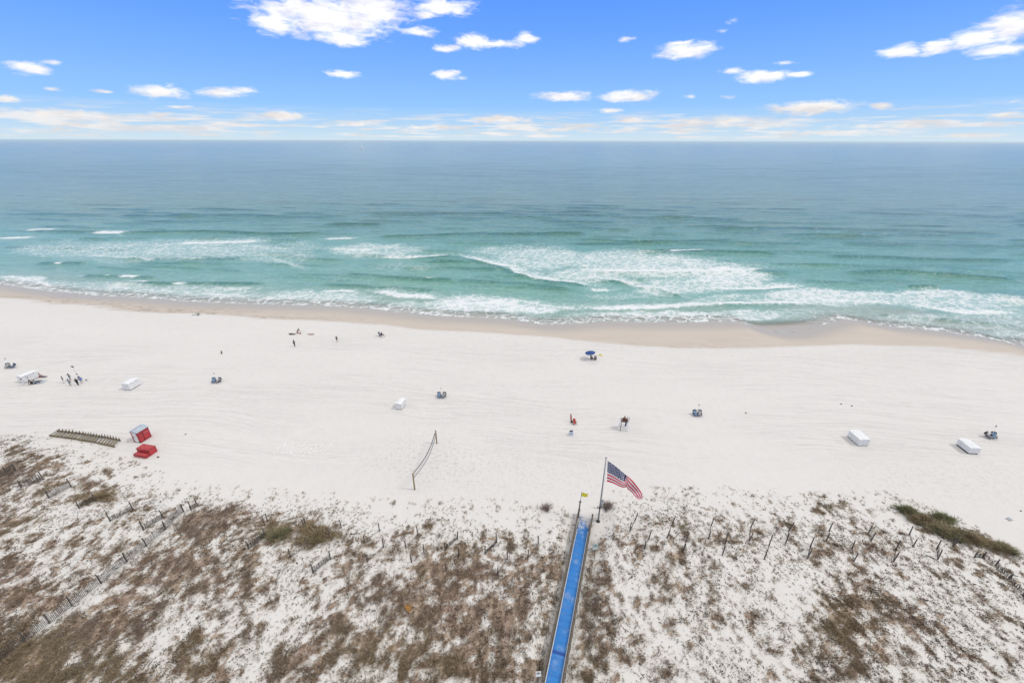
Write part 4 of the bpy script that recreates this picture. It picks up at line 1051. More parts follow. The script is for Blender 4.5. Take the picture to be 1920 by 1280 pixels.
# ------------------------------------------------------------------ shrubs that stand out one by one
def shrub(name, label, px, py, rx, ry, h_, mat, n=700, group=None, twig=True, rot=0.0):
    c = G(px, py)
    s = thing(name, c, 0, label, "shrub", group)
    k = n
    a = rng.uniform(0, 2 * np.pi, k); r = np.sqrt(rng.uniform(0, 1, k)); lump = 0.72 + 0.30 * np.sin(a * 3 + px) + 0.22 * np.sin(a * 7 + py) + 0.16 * rng.normal(0, 1, k)
    lx = r * rx * np.cos(a) * lump; ly = r * ry * np.sin(a) * lump
    X_ = lx * math.cos(rot) - ly * math.sin(rot); Y_ = lx * math.sin(rot) + ly * math.cos(rot)
    hz = h_ * np.sqrt(np.clip(1 - r * r, 0, 1)) * rng.uniform(.35, 1, k) * (0.6 + 0.6 * fbm(X_ * 1.2 + px, Y_ * 1.2, 5, 2))
    z0 = terrain(c.x + X_, c.y + Y_) - c.z + hz
    kp = rng.uniform(0, 1, k) < 0.35 + 0.9 * sstep(fbm(X_ * 1.5 + px, Y_ * 1.5, 6, 3), .35, .6); X_, Y_, z0 = X_[kp], Y_[kp], z0[kp]; k = int(kp.sum())
    v, idx = blades(X_, Y_, z0, np.full(k, .35), 6, np.full(k, .55), np.full(k, .07), lean=.9, windy=.1)
    o = mesh_np("foliage", v, np.arange(len(v)).reshape(-1, 3), mat, smooth=False); o.parent = s
    vattr(o, 'tint', np.repeat(np.clip(fbm(X_ * 1.6 + px, Y_ * 1.6, 8, 3)[idx] * 2.0 - .5 + rng.normal(0, .18, len(idx)), 0, 1), 3))
    mb = MB()
    for q in range(26):
        i = int(rng.integers(k)); b0 = (X_[i] * .35, Y_[i] * .35, float(terrain(c.x + X_[i] * .35, c.y + Y_[i] * .35)) - c.z - .05)
        mb.tube([b0, (X_[i] * .7, Y_[i] * .7, z0[i] * .6 + .1), (X_[i], Y_[i], z0[i] + .12)], [.03, .02, .008], 5)
    mb.build("stems", M("shrub_stem", (.11, .085, .06), .9, .3), s)
    return s
M_OLIVE = foliage_mat("olive_blades", [(0.13, 0.13, 0.065), (0.24, 0.225, 0.12), (0.36, 0.31, 0.17), (0.40, 0.30, 0.19)])
GB = "green shrubs of the long bank at the right"
shrub("dune_shrub", "yellow green shrub at the far left tip of the long green bank", 1702, 962, 1.4, .9, .7, M_GREEN, 330, GB, rot=-.5)
shrub("dune_shrub", "brownish green shrub second along the long green bank", 1730, 978, 2.2, 1.2, .7, M_GRASS, 450, GB, rot=-.6)
shrub("dune_shrub", "brightest green shrub on the seaward side of the green bank", 1767, 976, 1.4, 1.0, .8, M_GREEN, 380, GB)
shrub("dune_shrub", "broad olive shrub in the middle of the long green bank", 1763, 998, 2.1, 1.3, .8, M_OLIVE, 520, GB, rot=-.6)
shrub("dune_shrub", "broad brown and green shrub past the middle of the green bank", 1792, 1004, 2.3, 1.35, .8, M_OLIVE, 560, GB, rot=-.6)
shrub("dune_shrub", "dark olive shrub near the right end of the long green bank", 1816, 1012, 1.8, 1.0, .7, M_GRASS, 480, GB, rot=-.7)
shrub("dune_shrub", "isolated tuft of green grass on sand beyond the green bank's right end", 1882, 1032, 1.3, .9, .7, M_OLIVE, 380, None, rot=-.4)
shrub("dune_shrub", "low thin green plants trailing between the bank and the isolated tuft", 1856, 1022, 1.1, .5, .3, M_GRASS, 110, None, rot=-.7)
shrub("dune_shrub", "round yellow green shrub among fences left of the middle", 520, 1003, 2.1, 1.4, .6, M_OLIVE, 330)
shrub("dune_shrub", "wide tan brown shrub right of the round green one", 592, 1006, 3.2, 2.2, .6, M_GRASS, 620)
shrub("dune_shrub", "tan grass mound beside an overgrown sand fence at the left", 186, 932, 2.0, .9, .3, M_GRASS, 180, rot=.7)
shrub("dune_shrub", "small dark brown bush beside the grey sign behind the flagpole", 1138, 950, .7, .7, .5, M_TWIG, 90)
shrub("dune_shrub", "low thin brown tuft on clean sand left of the yellow flag", 1023, 953, 1.0, .7, .2, M_TWIG, 45)

# ------------------------------------------------------------------ white beach storage boxes
def fit_box(nl, nr, fr, z=0.0):
    a = Gf(*nl, z); b = Gf(*nr, z); c = Gf(*fr, z)
    wd = (b - a).length; d = (c - b); L = d.length; d.normalize()
    px_ = Vector((-d.y, d.x, 0));
    if (a - b).dot(px_) < 0: px_ = -px_
    wd = abs((a - b).dot(px_))
    return b, d, px_, wd, L
def storage_box(label, nl, nr, fr, h_, group="white storage boxes standing on the beach", wd=None, skirt=.10):
    b, d, q, w_, L = fit_box(nl, nr, fr)
    w_ = wd or w_
    c = b + d * L / 2 + q * w_ / 2
    s = thing("storage_box", c, math.atan2(d.y, d.x), label, "storage box", group)
    mb = MB(); mb.box((0, 0, h_ / 2 + skirt / 2), (L, w_, h_ - skirt), bev=.02)
    for i in range(1, 4): mb.box((-L / 2 + i * L / 4, w_ / 2 + .012, h_ / 2 + skirt / 2), (.05, .024, h_ - skirt - .16)); mb.box((-L / 2 + i * L / 4, -w_ / 2 - .012, h_ / 2 + skirt / 2), (.05, .024, h_ - skirt - .16))
    mb.build("body", WHITEW, s)
    mb = MB(); e = .07; k = .10
    vs = [(-L / 2 - e, -w_ / 2 - e, h_), (L / 2 + e, -w_ / 2 - e, h_), (L / 2 + e, w_ / 2 + e, h_), (-L / 2 - e, w_ / 2 + e, h_), (-L / 2 - e, 0, h_ + k), (L / 2 + e, 0, h_ + k)]
    lo = [(x_, y_, z_ - .05) for x_, y_, z_ in vs[:4]]
    mb.add(vs + lo, [(0, 1, 5, 4), (3, 4, 5, 2), (0, 4, 3), (1, 2, 5), (6, 7, 1, 0), (7, 8, 2, 1), (8, 9, 3, 2), (9, 6, 0, 3), (9, 8, 7, 6)])
    mb.build("lid", WHITE, s)
    for yy_ in (-w_ / 2 + .12, w_ / 2 - .12):
        mb = MB(); mb.box((0, yy_, .04), (L - .12, .12, .12)); mb.build("skid", DARK, s)
    mb = MB()
    for xx_ in (-L * .25, L * .25): mb.box((xx_, -w_ / 2 - .03, h_ - .16), (.14, .04, .10))
    mb.build("latch", STEEL, s)
    return s
storage_box("white storage box between the standing group and the row of chairs at left", (232.6, 731), (245, 732), (264.5, 720.5), vertical_top(Gf(245, 732), 720))
storage_box("white storage box near the middle, short end toward the viewer", (741.3, 769.2), (753.4, 768.4), (761.5, 757.5), vertical_top(Gf(753, 768.4), 757.5))
storage_box("white storage box right of the lifeguard stand, left one of two at right", (1624.5, 834), (1608.5, 836), (1588, 818), vertical_top(Gf(1608.5, 836), 824))
storage_box("white storage box on dark skids farthest to the right", (1832, 851), (1814.5, 851), (1791.5, 833), vertical_top(Gf(1814.5, 851), 839.5), skirt=.22)
storage_box("white storage box with people leaning and lying along its side", (36, 717), (46, 718.5), (75, 707), vertical_top(Gf(46, 718.5), 706.5))

# ------------------------------------------------------------------ red rental hut
b, d, q, w_, L = fit_box((251.2, 828), (265, 830), (284.7, 817.5))
h_ = vertical_top(Gf(265, 830), 811)
hut = thing("rental_hut", b + d * L / 2 + q * w_ / 2, math.atan2(d.y, d.x), "red beach hut with pale metal roof and white end door", "hut")
mb = MB(); mb.box((0, 0, h_ / 2), (L, w_, h_ - .02), bev=.02); mb.build("wall", RED, hut)
for sgn in (-1, 1):
    mb = MB(); yy_ = sgn * (w_ / 2 + .02)
    mb.box((0, yy_, h_ - .18), (L - .02, .05, .12)); mb.box((0, yy_, .1), (L - .02, .05, .14))
    for xx_ in (-L / 2 + .07, -L * .12, L / 2 - .07): mb.box((xx_, yy_ + sgn * .003, h_ / 2), (.10, .05, h_ - .3))
    mb.build("side_trim", REDD, hut)
    mb = MB(); mb.box((L * .19, yy_ - sgn * .004, h_ * .5), (L * .5, .03, h_ * .62)); mb.build("shutter", RED, hut)
mb = MB()
for k in range(5): mb.box((L * .02 + k * L * .09, -w_ / 2 - .042, h_ * .66), (.05, .012, .26))
mb.box((-L * .22, -w_ / 2 - .042, h_ * .55), (.035, .012, h_ * .5)); mb.build("painted_lettering", M("faded_pink_paint", (.62, .30, .30), .7), hut)
mb = MB(); mb.box((-L / 2 - .03, 0, h_ * .48), (.06, w_ * .56, h_ * .90), bev=.01); dr = mb.build("door", WHITEW, hut)
mb = MB(); mb.box((-L / 2 - .075, w_ * .2, h_ * .48), (.03, .04, .18)); mb.build("handle", DARK, dr)
mb = MB(); mb.box((-L / 2 - .035, 0, .03), (.10, w_ * .98, .08)); mb.build("sill", DARK, hut)
mb = MB(); e = .12; k = .28
vs = [(-L / 2 - e, -w_ / 2 - e, h_), (L / 2 + e, -w_ / 2 - e, h_), (L / 2 + e, w_ / 2 + e, h_), (-L / 2 - e, w_ / 2 + e, h_), (-L / 2 - e, 0, h_ + k), (L / 2 + e, 0, h_ + k)]
lo = [(x_, y_, z_ - .07) for x_, y_, z_ in vs[:4]]
mb.add(vs + lo, [(0, 1, 5, 4), (3, 4, 5, 2), (0, 4, 3), (1, 2, 5), (6, 7, 1, 0), (7, 8, 2, 1), (8, 9, 3, 2), (9, 6, 0, 3), (9, 8, 7, 6)])
for i in range(7):
    xx_ = -L / 2 + (i + .5) * L / 7
    for sgn in (-1, 1): mb.beam((xx_, sgn * (w_ / 2 + e), h_ + .012), (xx_, 0, h_ + k + .012), .04, .03)
mb.build("roof", ROOF, hut)

# ------------------------------------------------------------------ red stepped deck box
b, d, q, w_, L = fit_box((252.5, 856), (274.5, 860), (295.7, 845.4))
st_ = thing("stepped_deck_box", b + d * L / 2 + q * w_ / 2, math.atan2(d.y, d.x), "low red stepped box with faded white stripes in front of the red hut", "deck box")
lo_h, hi_h, sp = .55, 1.2, .36
mb = MB(); mb.box((-L / 2 + L * sp / 2, 0, lo_h / 2), (L * sp - .01, w_, lo_h), bev=.02); mb.build("step", RED, st_)
mb = MB()
for k in range(6): mb.box((-L / 2 + L * sp * .5, -w_ * .38 + k * w_ * .152, lo_h + .006), (L * sp * (.45 + .3 * random.random()), .045, .012))
for k in range(5): mb.box((L * sp / 2 + random.uniform(-.2, .2), -w_ * .3 + k * w_ * .14, hi_h + .006), (.35, .03, .012))
mb.build("faded_stripes", M("faded_pink_paint", (.62, .30, .30), .7), st_)
mb = MB(); mb.box((L * sp / 2, 0, hi_h / 2), (L * (1 - sp), w_ + .04, hi_h), bev=.02); mb.build("body", RED, st_)
mb = MB()
for z_, x0, x1, ww in ((hi_h - .05, L * sp / 2, L * (1 - sp), w_ + .10), (lo_h - .06, -L / 2 + L * sp / 2 - .02, L * sp + .02, w_ + .06)):
    for sgn in (-1, 1): mb.box((x0, sgn * ww / 2, z_), (x1 + .02, .04, .08))
    mb.box((x0 - x1 / 2 - .02, 0, z_), (.04, ww - .06, .08))
mb.build("trim", REDD, st_)

# ------------------------------------------------------------------ timber walkway sections laid out on the sand
def walkway_section(label, nl, nr, fl, n):
    a = Gf(*nl); b = Gf(*nr); f = Gf(*fl); u_ = (b - a); L = u_.length; u_.normalize(); v_ = (f - a); Wd = v_.length; v_.normalize()
    s = thing("walkway_section", a, 0, label, "walkway section", "timber walkway sections in a row on the sand")
    up = Vector((0, 0, 1)); z = .22
    mb = MB(); mb.beam(up * z, u_ * L + up * z, .10, .34); mb.build("stringer", TREAT, s)
    mb = MB(); mb.beam(v_ * Wd + up * z, u_ * L + v_ * Wd + up * z, .10, .34); mb.build("stringer", WOOD, s)
    for i in range(n):
        p_ = u_ * (L * (i + .5) / n); wd_ = random.uniform(.30, .52) * L / n / .55 * .5
        mb = MB(); mb.beam(p_ + up * (z + .20) + v_ * -.05, p_ + up * (z + .20) + v_ * (Wd + .1), wd_ * .95, .05); mb.build("plank", TREAT if i % 3 else WOOD, s)
        if i % 1 == 0:
            mb = MB(); mb.beam(p_ + v_ * (Wd + .12) + up * .0, p_ + v_ * (Wd + .22) + up * random.uniform(.45, .75), .08, .08); mb.build("post_stub", WOODG, s)
    return s
walkway_section("left timber walkway section, most golden of the three laid on the sand", (93.7, 818), (145.5, 824.5), (108, 809), 8)
walkway_section("middle timber walkway section of the three laid on the sand", (146.3, 825.5), (182.5, 831), (158.5, 815.5), 7)
walkway_section("right timber walkway section, greyest of the three and nearest the red hut", (184, 832), (216, 838.7), (195, 820.5), 6)

# ------------------------------------------------------------------ volleyball net
a = Gf(777.7, 917.5); b = Gf(819, 831)
ha = vertical_top(a, 887.5); hb = vertical_top(b, 807)
vn = thing("volleyball_net", a, 0, "volleyball net sagging between two wooden posts on the sand", "net")
for q, hh_ in ((Vector((0, 0, 0)), ha), (b - a, hb)):
    mb = MB(); mb.tube([q + Vector((0, 0, -.3)), q + Vector((0, 0, hh_))], .115, 10); mb.build("post", TAN, vn, True)
def net_pt(f, zf, sag):
    zt = (ha - .12) * (1 - f) + (hb - .15) * f
    p_ = Vector((0, 0, 0)).lerp(b - a, .04 + .92 * f); 
    return p_ + Vector((.30 * math.sin(math.pi * f), -.05, zt - zf - sag * math.sin(math.pi * f)))
for zf, r_, nm in ((0.0, .055, "top_cord"), (.95, .036, "bottom_cord")):
    mb = MB(); mb.tube([net_pt(i / 20, zf, .45) for i in range(21)], r_, 6); mb.build(nm, M("black_cord", (.02, .022, .04), .8), vn, True)
mb = MB()
for i in range(61): mb.tube([net_pt(i / 60, 0, .45), net_pt(i / 60, .95, .45)], .0035, 3, False)
for j in range(1, 7): mb.tube([net_pt(i / 20, j * .95 / 7, .45) for i in range(21)], .0035, 3, False)
mb.build("mesh", M("grey_net_cord", (.30, .30, .30), .8), vn)
for f in (0, 1):
    mb = MB(); mb.tube([net_pt(f, 0, .45), (b - a) * f + Vector((0, 0, (ha, hb)[f] - .2))], .012, 4); mb.tube([net_pt(f, .95, .45), (b - a) * f + Vector((0, 0, (ha, hb)[f] - 1.0))], .012, 4); mb.tube([net_pt(f, 0, .45), net_pt(f, .95, .45)], .022, 5); mb.build("tie", M("black_cord", (.035, .035, .045), .8), vn)

# ------------------------------------------------------------------ hooded beach chairs and furled poles
def beach_chair(hood, seat, rim):
    s = thing("hooded_beach_chair", (0, 0, 0), 0, "x", "beach chair", "hooded beach chairs in pairs")
    mb = MB()   # hood: quarter dome over the head end (far side, +Y), open toward -Y
    n, m = 12, 7; r = .42; vs = []
    for side in (0, 1):
        rr = r - side * .02
        for j in range(m + 1):
            t_ = R(5 + 100 * j / m)
            for i in range(n + 1):
                ph_ = math.pi * i / n
                vs.append((rr * math.cos(ph_), .55 + .38 * math.cos(t_) * .9 * math.sin(ph_) ** .5 , .72 + rr * math.sin(ph_) * math.sin(t_) * .95 - .12 * math.cos(t_)))
    fs = []; K = (m + 1) * (n + 1)
    for j in range(m):
        for i in range(n):
            a_ = j * (n + 1) + i; fs.append((a_, a_ + 1, a_ + n + 2, a_ + n + 1)); fs.append((K + a_ + n + 1, K + a_ + n + 2, K + a_ + 1, K + a_))
    mb.add(vs, fs); mb.build("hood", hood, s, True)
    rt = Matrix.Rotation(R(58), 3, 'X')
    mb = MB(); mb.box((0, .50, .72), (.66, .80, .09), rt, bev=.03); mb.build("backrest", rim, s)
    mb = MB(); mb.box((0, .02, .40), (.58, .72, .12), bev=.03); mb.box((0, .44, .74), (.5, .6, .06), rt); mb.build("cushion", seat, s)
    mb = MB()
    for sx_ in (-1, 1):
        mb.box((sx_ * .345, .12, .36), (.06, 1.0, .10)); mb.box((sx_ * .345, .05, .60), (.07, .62, .04))
    mb.box((0, -.36, .36), (.66, .05, .10)); mb.box((0, .6, .36), (.66, .05, .10)); mb.build("frame", rim, s)
    for sx_ in (-1, 1):
        for sy_ in (-.33, .55):
            mb = MB(); mb.box((sx_ * .345, sy_, .16), (.06, .06, .36)); mb.build("leg", WHITEW, s)
    return s
CH_N = beach_chair(NAVY, SKYC, NAVY); CH_B = beach_chair(BLACKC, GREYC, BLACKC)
used = {}
def put_chair(proto, px, py, rz, label, sc=1.0):
    o = proto if not used.get(proto.name) else copy_tree(proto); used[proto.name] = True
    o.location = Gf(px, py); o.rotation_euler = (0, 0, rz); o['label'] = label; o.scale = (sc,) * 3
    return o
for (px, py, left, right, rl, rr, tip, lbl) in [
    (19, 690, CH_B, CH_N, .5, -.7, (9.5, 672), "at far left edge"),
    (405.5, 717.5, CH_N, CH_B, .35, -.35, (401, 700), "beyond the red hut"),
    (828, 745.5, CH_N, CH_B, .3, -.3, (827, 728), "by the middle white box"),
    (1307.5, 779.5, CH_N, CH_B, .1, -.25, (1311, 759), "right of the lifeguard stand"),
    (1858, 821.5, CH_B, CH_N, .45, -.5, (1868, 798), "at far right")]:
    cl = "black" if left is CH_B else "navy blue"; cr = "black" if right is CH_B else "navy blue"
    put_chair(left, px - 3.8, py, rl, f"{cl} hooded beach chair, left of the pair {lbl}", 1.0)
    put_chair(right, px + 3.8, py, rr, f"{cr} hooded beach chair, right of the pair {lbl}", 1.0)
    pb_ = Gf(px + .3, py - 2.5); hh_ = max(1.8, min(3.0, vertical_top(pb_, tip[1])))
    dx_ = 0.0
    for k in range(20):
        xx, _ = to_px(np.array([pb_.x + dx_]), np.array([pb_.y]), hh_); dx_ += (tip[0] - xx[0]) * .08
    um = thing("umbrella_pole", pb_, 0, f"thin white umbrella pole with dark tip between the chairs {lbl}", "umbrella pole", "bare umbrella poles between paired beach chairs")
    mb = MB(); mb.tube([(0, 0, -.3), (dx_, 0, hh_)], .028, 7); mb.build("pole", WHITE, um, True)
    mb = MB(); mb.tube([(dx_ * .93, 0, hh_ * .93), (dx_, 0, hh_ + .08)], [.06, .085], 7); mb.build("tip", DARK, um, True)

# ------------------------------------------------------------------ open parasol with two low chairs
c = Gf(1106.5, 673.5)
ub = thing("beach_umbrella", c, R(-12), "open navy blue beach umbrella shading two dark chairs near the surf", "umbrella")
mb = MB(); mb.tube([(0, 0, -.3), (-.12, 0, 2.15)], .03, 8); mb.build("pole", WHITE, ub, True)
NS = 8; rad = 1.25; vs = []; fs = []
tilt = Matrix.Rotation(R(-8), 3, 'Y')
for side in (0, 1):
    vs.append(tilt @ Vector((0, 0, .42 - side * .015)) + Vector((-.12, 0, 1.75)))
    for ring in (1, 2, 3, 4):
        f = ring / 4
        for i in range(NS * 3):
            th = 2 * math.pi * i / (NS * 3); dip = 1 if i % 3 == 0 else .965
            vs.append(tilt @ Vector((rad * f * dip * math.cos(th), rad * f * dip * math.sin(th), .42 * (1 - f ** 1.6) * (1 if i % 3 == 0 else .96) - side * .015)) + Vector((-.12, 0, 1.75)))
K = 1 + 4 * NS * 3
for side in (0, 1):
    o0 = side * K; m = NS * 3
    for i in range(m): fs.append((o0, o0 + 1 + i, o0 + 1 + (i + 1) % m))
    for rg in range(3):
        for i in range(m): fs.append((o0 + 1 + rg * m + i, o0 + 1 + (rg + 1) * m + i, o0 + 1 + (rg + 1) * m + (i + 1) % m, o0 + 1 + rg * m + (i + 1) % m))
mb = MB(); mb.add(vs, fs); mb.build("canopy", M("umbrella_blue", (.028, .075, .25), .75, .15, 2.0), ub)
for i in range(NS):
    th = 2 * math.pi * i / NS
    mb = MB(); mb.tube([tilt @ Vector((.05 * math.cos(th), .05 * math.sin(th), .37)) + Vector((-.12, 0, 1.75)), tilt @ Vector((rad * math.cos(th), rad * math.sin(th), -.03)) + Vector((-.12, 0, 1.75))], .010, 4); mb.build("rib", WHITE, ub)
def low_chair(label, px, py, rz, cloth, wood, group=None, name="low_beach_chair"):
    s = thing(name, Gf(px, py), rz, label, "beach chair", group)
    rt = Matrix.Rotation(R(62), 3, 'X')
    mb = MB(); mb.box((0, .05, .32), (.54, .52, .05), bev=.015); mb.build("seat", cloth, s)
    mb = MB(); mb.box((0, .46, .62), (.54, .72, .05), rt, bev=.015); mb.build("backrest", cloth, s)
    for sx_ in (-1, 1):
        mb = MB(); mb.beam((sx_ * .29, -.25, .02), (sx_ * .29, .40, .46), .04, .04); mb.build("leg", wood, s)
        mb = MB(); mb.beam((sx_ * .29, .48, .02), (sx_ * .29, -.10, .46), .04, .04); mb.build("leg", wood, s)
        mb = MB(); mb.box((sx_ * .31, .08, .52), (.07, .55, .035)); mb.build("armrest", wood, s)
    return s
g_ = "dark low chairs beneath the blue umbrella"
low_chair("dark brown low chair with pale towel, left one beneath the blue umbrella", 1109.8, 674.5, R(12), BROWNC, TAN, g_)
low_chair("dark brown low chair with pale towel, right one beneath the blue umbrella", 1116, 675, R(-8), BROWNC, TAN, g_)
for k, (px, lab) in enumerate(((1109.8, "left"), (1116, "right"))):
    mb = MB(); rt = Matrix.Rotation(R(62), 3, 'X'); mb.box((0, .46, .68), (.30, .42, .03), rt, bev=.01)
    o = mb.build("folded_towel", GREYC, None, loc=Gf(px, 674.5 + k * .5) + Vector((0, -.05, .03))); tag(o, f"pale towel draped over the {lab} chair beneath the blue umbrella", "towel")
mb = MB(); n = 12
mb.tube([(-.55, -.1, .05), (-.2, .05, .16), (.25, .0, .12), (.55, -.15, .04)], [.06, .14, .12, .05], 8); mb.ball((.25, -.02, .14), (.3, .16, .1))
o = mb.build("beach_bag", YELL, None, True, loc=Gf(1126, 666.5)); tag(o, "yellow bag lying on the sand right of the blue umbrella", "bag")
mb = MB(); mb.ball((0, 0, .13), (.26, .12, .11)); mb.box((.22, -.04, .05), (.3, .12, .06), bev=.02)
o = mb.build("sandals", M("dark_leather", (.03, .02, .015), .6), None, True, loc=Gf(1125.3, 665.4)); tag(o, "small dark heap on the yellow bag right of the umbrella", "sandals")

# ------------------------------------------------------------------ lifeguard stand
c = Gf(1168.5, 803.5)
lg = thing("lifeguard_stand", c, R(-6), "tall white lifeguard stand with a brown slatted seat and rear ladder", "lifeguard stand")
wx, wy, sh = .52, .42, 1.85
for sx_ in (-1, 1):
    for sy_ in (-1, 1):
        mb = MB(); mb.beam((sx_ * (wx + .16), sy_ * (wy + .3), -.1), (sx_ * wx, sy_ * wy, sh + (.42 if sy_ > 0 else .42)), .10, .10); mb.build("leg", WHITE if sx_ > 0 or sy_ > 0 else WOOD, lg)
mb = MB(); mb.box((0, 0, sh), (wx * 2 + .1, wy * 2 + .1, .07)); mb.build("seat", BROWNC, lg)
mb = MB()
for k in range(5): mb.box((-.44 + k * .22, -wy - .06 , sh + .40), (.17, .05, .66), Matrix.Rotation(R(-8), 3, 'X'))
mb.build("backrest", M("brown_slats", (.16, .065, .03), .75, .25, 3.0), lg)
mb = MB()
for sx_ in (-1, 1): mb.box((sx_ * (wx + .02), 0, sh + .44), (.10, wy * 2 + .24, .05), bev=.01)
mb.build("armrest", WHITE, lg)
mb = MB()
for z_ in (.35, .75, 1.15): mb.beam((wx + .13 - z_ * .08, -wy - .28, z_), (wx + .13 - z_ * .08, wy + .26, z_), .05, .08)
for z_ in (.5, 1.0): mb.beam((-wx - .1, -wy - .22, z_), (wx + .1, -wy - .22, z_), .05, .08); mb.beam((-wx - .1, wy + .22, z_), (wx + .1, wy + .22, z_), .05, .08)
mb.build("brace", WHITE, lg)
mb = MB()
for sx_ in (.52, .98): mb.beam((sx_, wy + .9, 0), (sx_, wy - .1, sh + .7), .05, .06)
for k in range(5): f = (k + .6) / 5.2; mb.beam((.50, wy + .9 - 1.0 * f, (sh + .7) * f), (1.0, wy + .9 - 1.0 * f, (sh + .7) * f), .07, .05)
mb.build("ladder", M("grey_ladder", (.30, .30, .31), .6), lg)
mb = MB(); mb.box((.20, -wy - .17, sh - .25), (.26, .10, 1.15), bev=.04)
o = mb.build("hanging_towel", NAVY, None, loc=c + Vector((0.02, -.02, 0))); o.rotation_euler = (0, 0, R(-6)); tag(o, "long navy towel hanging down the back of the lifeguard stand", "towel")

# ------------------------------------------------------------------ rescue gear: board, seat, bag, notice
b_ = Gf(1071, 789.5); hb_ = vertical_top(b_, 774)
mb = MB(); n = 12; vs = []; fs = []
for i in range(13):
    f = i / 12; wv = .17 * (math.sin(math.pi * min(1, f * 1.02 + .02)) ** .5) ; z_ = f * hb_
    for (a_, b2) in ((-wv, 0), (0, -.045), (wv, 0), (0, .045)): vs.append((a_ - .18 * f * 0 + (-.32) * f * 0, b2, z_))
for i in range(12):
    for j in range(4): fs.append((i * 4 + j, i * 4 + (j + 1) % 4, i * 4 + 4 + (j + 1) % 4, i * 4 + 4 + j))
fs += [(3, 2, 1, 0), (48, 49, 50, 51)]
mb.add(vs, fs); o = mb.build("rescue_board", M("orange_brown_board", (.42, .13, .045), .45, .15), None, True, loc=b_); o.rotation_euler = (0, R(-6), R(15)); tag(o, "narrow orange brown rescue board standing upright in the sand", "rescue board")
s = low_chair("low wooden chair with a red back beside the upright board", 1077.5, 795.5, R(8), M("red_canvas", (.45, .07, .055), .8, .15), TAN, name="red_beach_chair"); s.scale = (1.0,) * 3
mb = MB(); mb.ball((0, 0, .2), (.22, .18, .24)); mb.tube([(-.12, 0, .38), (0, 0, .55), (.12, 0, .38)], .02, 6)
o = mb.build("backpack", BLACKC, None, True, loc=Gf(1071.8, 791.5)); tag(o, "small black backpack between the upright board and the red chair", "backpack")
s = thing("notice_board", Gf(1070.5, 815), R(6), "white a-frame notice board with a dark header, standing nearest the viewer", "notice board")
rt = Matrix.Rotation(R(-16), 3, 'X'); rt2 = Matrix.Rotation(R(16), 3, 'X')
mb = MB(); mb.box((0, -.16, .52), (.66, .03, 1.05), rt, bev=.01); mb.build("front_panel", M("pale_blue_panel", (.55, .62, .72), .6, .06), s)
mb = MB(); mb.box((0, .16, .52), (.66, .03, 1.05), rt2, bev=.01); mb.build("rear_panel", WHITEW, s)
mb = MB(); mb.box((0, -.075, .90), (.60, .012, .20), rt); mb.build("header", BLACKC, s)
mb = MB()
for k in range(4): mb.box((random.uniform(-.04, .04), -.115 - .055 * k, .70 - .14 * k), (.44 - .05 * (k % 2), .01, .04), rt)
mb.build("print", M("sign_print_grey", (.22, .23, .25), .6), s)

# ------------------------------------------------------------------ people
def skin_obj(name, nodes, edges, mat, parent, root=0, sub=1):
    me = bpy.data.meshes.new(name); keys = list(nodes); ix = {k: i for i, k in enumerate(keys)}
    me.from_pydata([tuple(nodes[k][0]) for k in keys], [(ix[a], ix[b]) for a, b in edges], []); me.update()
    me.materials.append(mat)
    o = bpy.data.objects.new(name, me); COL.objects.link(o); o.parent = parent
    m_ = o.modifiers.new("skin", 'SKIN'); m_.use_smooth_shade = True
    if not me.skin_vertices: return o
    sv = me.skin_vertices[0].data
    for k in keys:
        r_ = nodes[k][1]; sv[ix[k]].radius = (r_, r_) if not hasattr(r_, '__len__') else r_
    sv[root].use_root = True
    s_ = o.modifiers.new("subdivision", 'SUBSURF'); s_.levels = sub; s_.render_levels = sub
    return o
STAND = dict(pel=(0, 0, .93), spi=(0, .0, 1.12), che=(0, 0, 1.33), nec=(0, .01, 1.49), he=(0, .02, 1.60), to=(0, .015, 1.70),
  hip=(.09, 0, .90), kne=(.105, .02, .49), ank=(.11, -.01, .08), toe=(.125, .16, .03), sho=(.18, 0, 1.42), elb=(.25, -.03, 1.14), wri=(.27, .06, .90), pal=(.275, .09, .82))
SITG = dict(pel=(0, 0, .14), spi=(0, -.04, .33), che=(0, -.05, .54), nec=(0, -.02, .70), he=(0, .01, .81), to=(0, .01, .91),
  hip=(.10, .02, .13), kne=(.15, .42, .42), ank=(.14, .70, .08), toe=(.15, .84, .04), sho=(.18, -.04, .63), elb=(.25, .10, .42), wri=(.20, .32, .42), pal=(.17, .39, .44))
SITC = dict(pel=(0, 0, .12), spi=(0, -.06, .30), che=(0, -.08, .50), nec=(0, -.05, .66), he=(0, -.02, .77), to=(0, -.02, .87),
  hip=(.10, .02, .12), kne=(.13, .44, .14), ank=(.13, .50, -.28), toe=(.14, .64, -.33), sho=(.18, -.07, .59), elb=(.26, .05, .38), wri=(.20, .27, .30), pal=(.17, .34, .28))
LIE = dict(pel=(0, 0, .12), spi=(0, -.20, .12), che=(0, -.40, .14), nec=(0, -.56, .15), he=(0, -.68, .17), to=(0, -.78, .16),
  hip=(.10, .03, .11), kne=(.14, .45, .13), ank=(.16, .85, .07), toe=(.17, .90, .18), sho=(.18, -.49, .13), elb=(.30, -.26, .10), wri=(.33, -.02, .08), pal=(.34, .06, .07))
KNEEL = dict(pel=(0, 0, .42), spi=(0, .12, .58), che=(0, .28, .74), nec=(0, .40, .86), he=(0, .48, .95), to=(0, .50, 1.05),
  hip=(.10, .0, .40), kne=(.14, .34, .10), ank=(.13, -.08, .07), toe=(.14, -.20, .03), sho=(.18, .33, .80), elb=(.24, .46, .54), wri=(.20, .58, .34), pal=(.18, .62, .27))
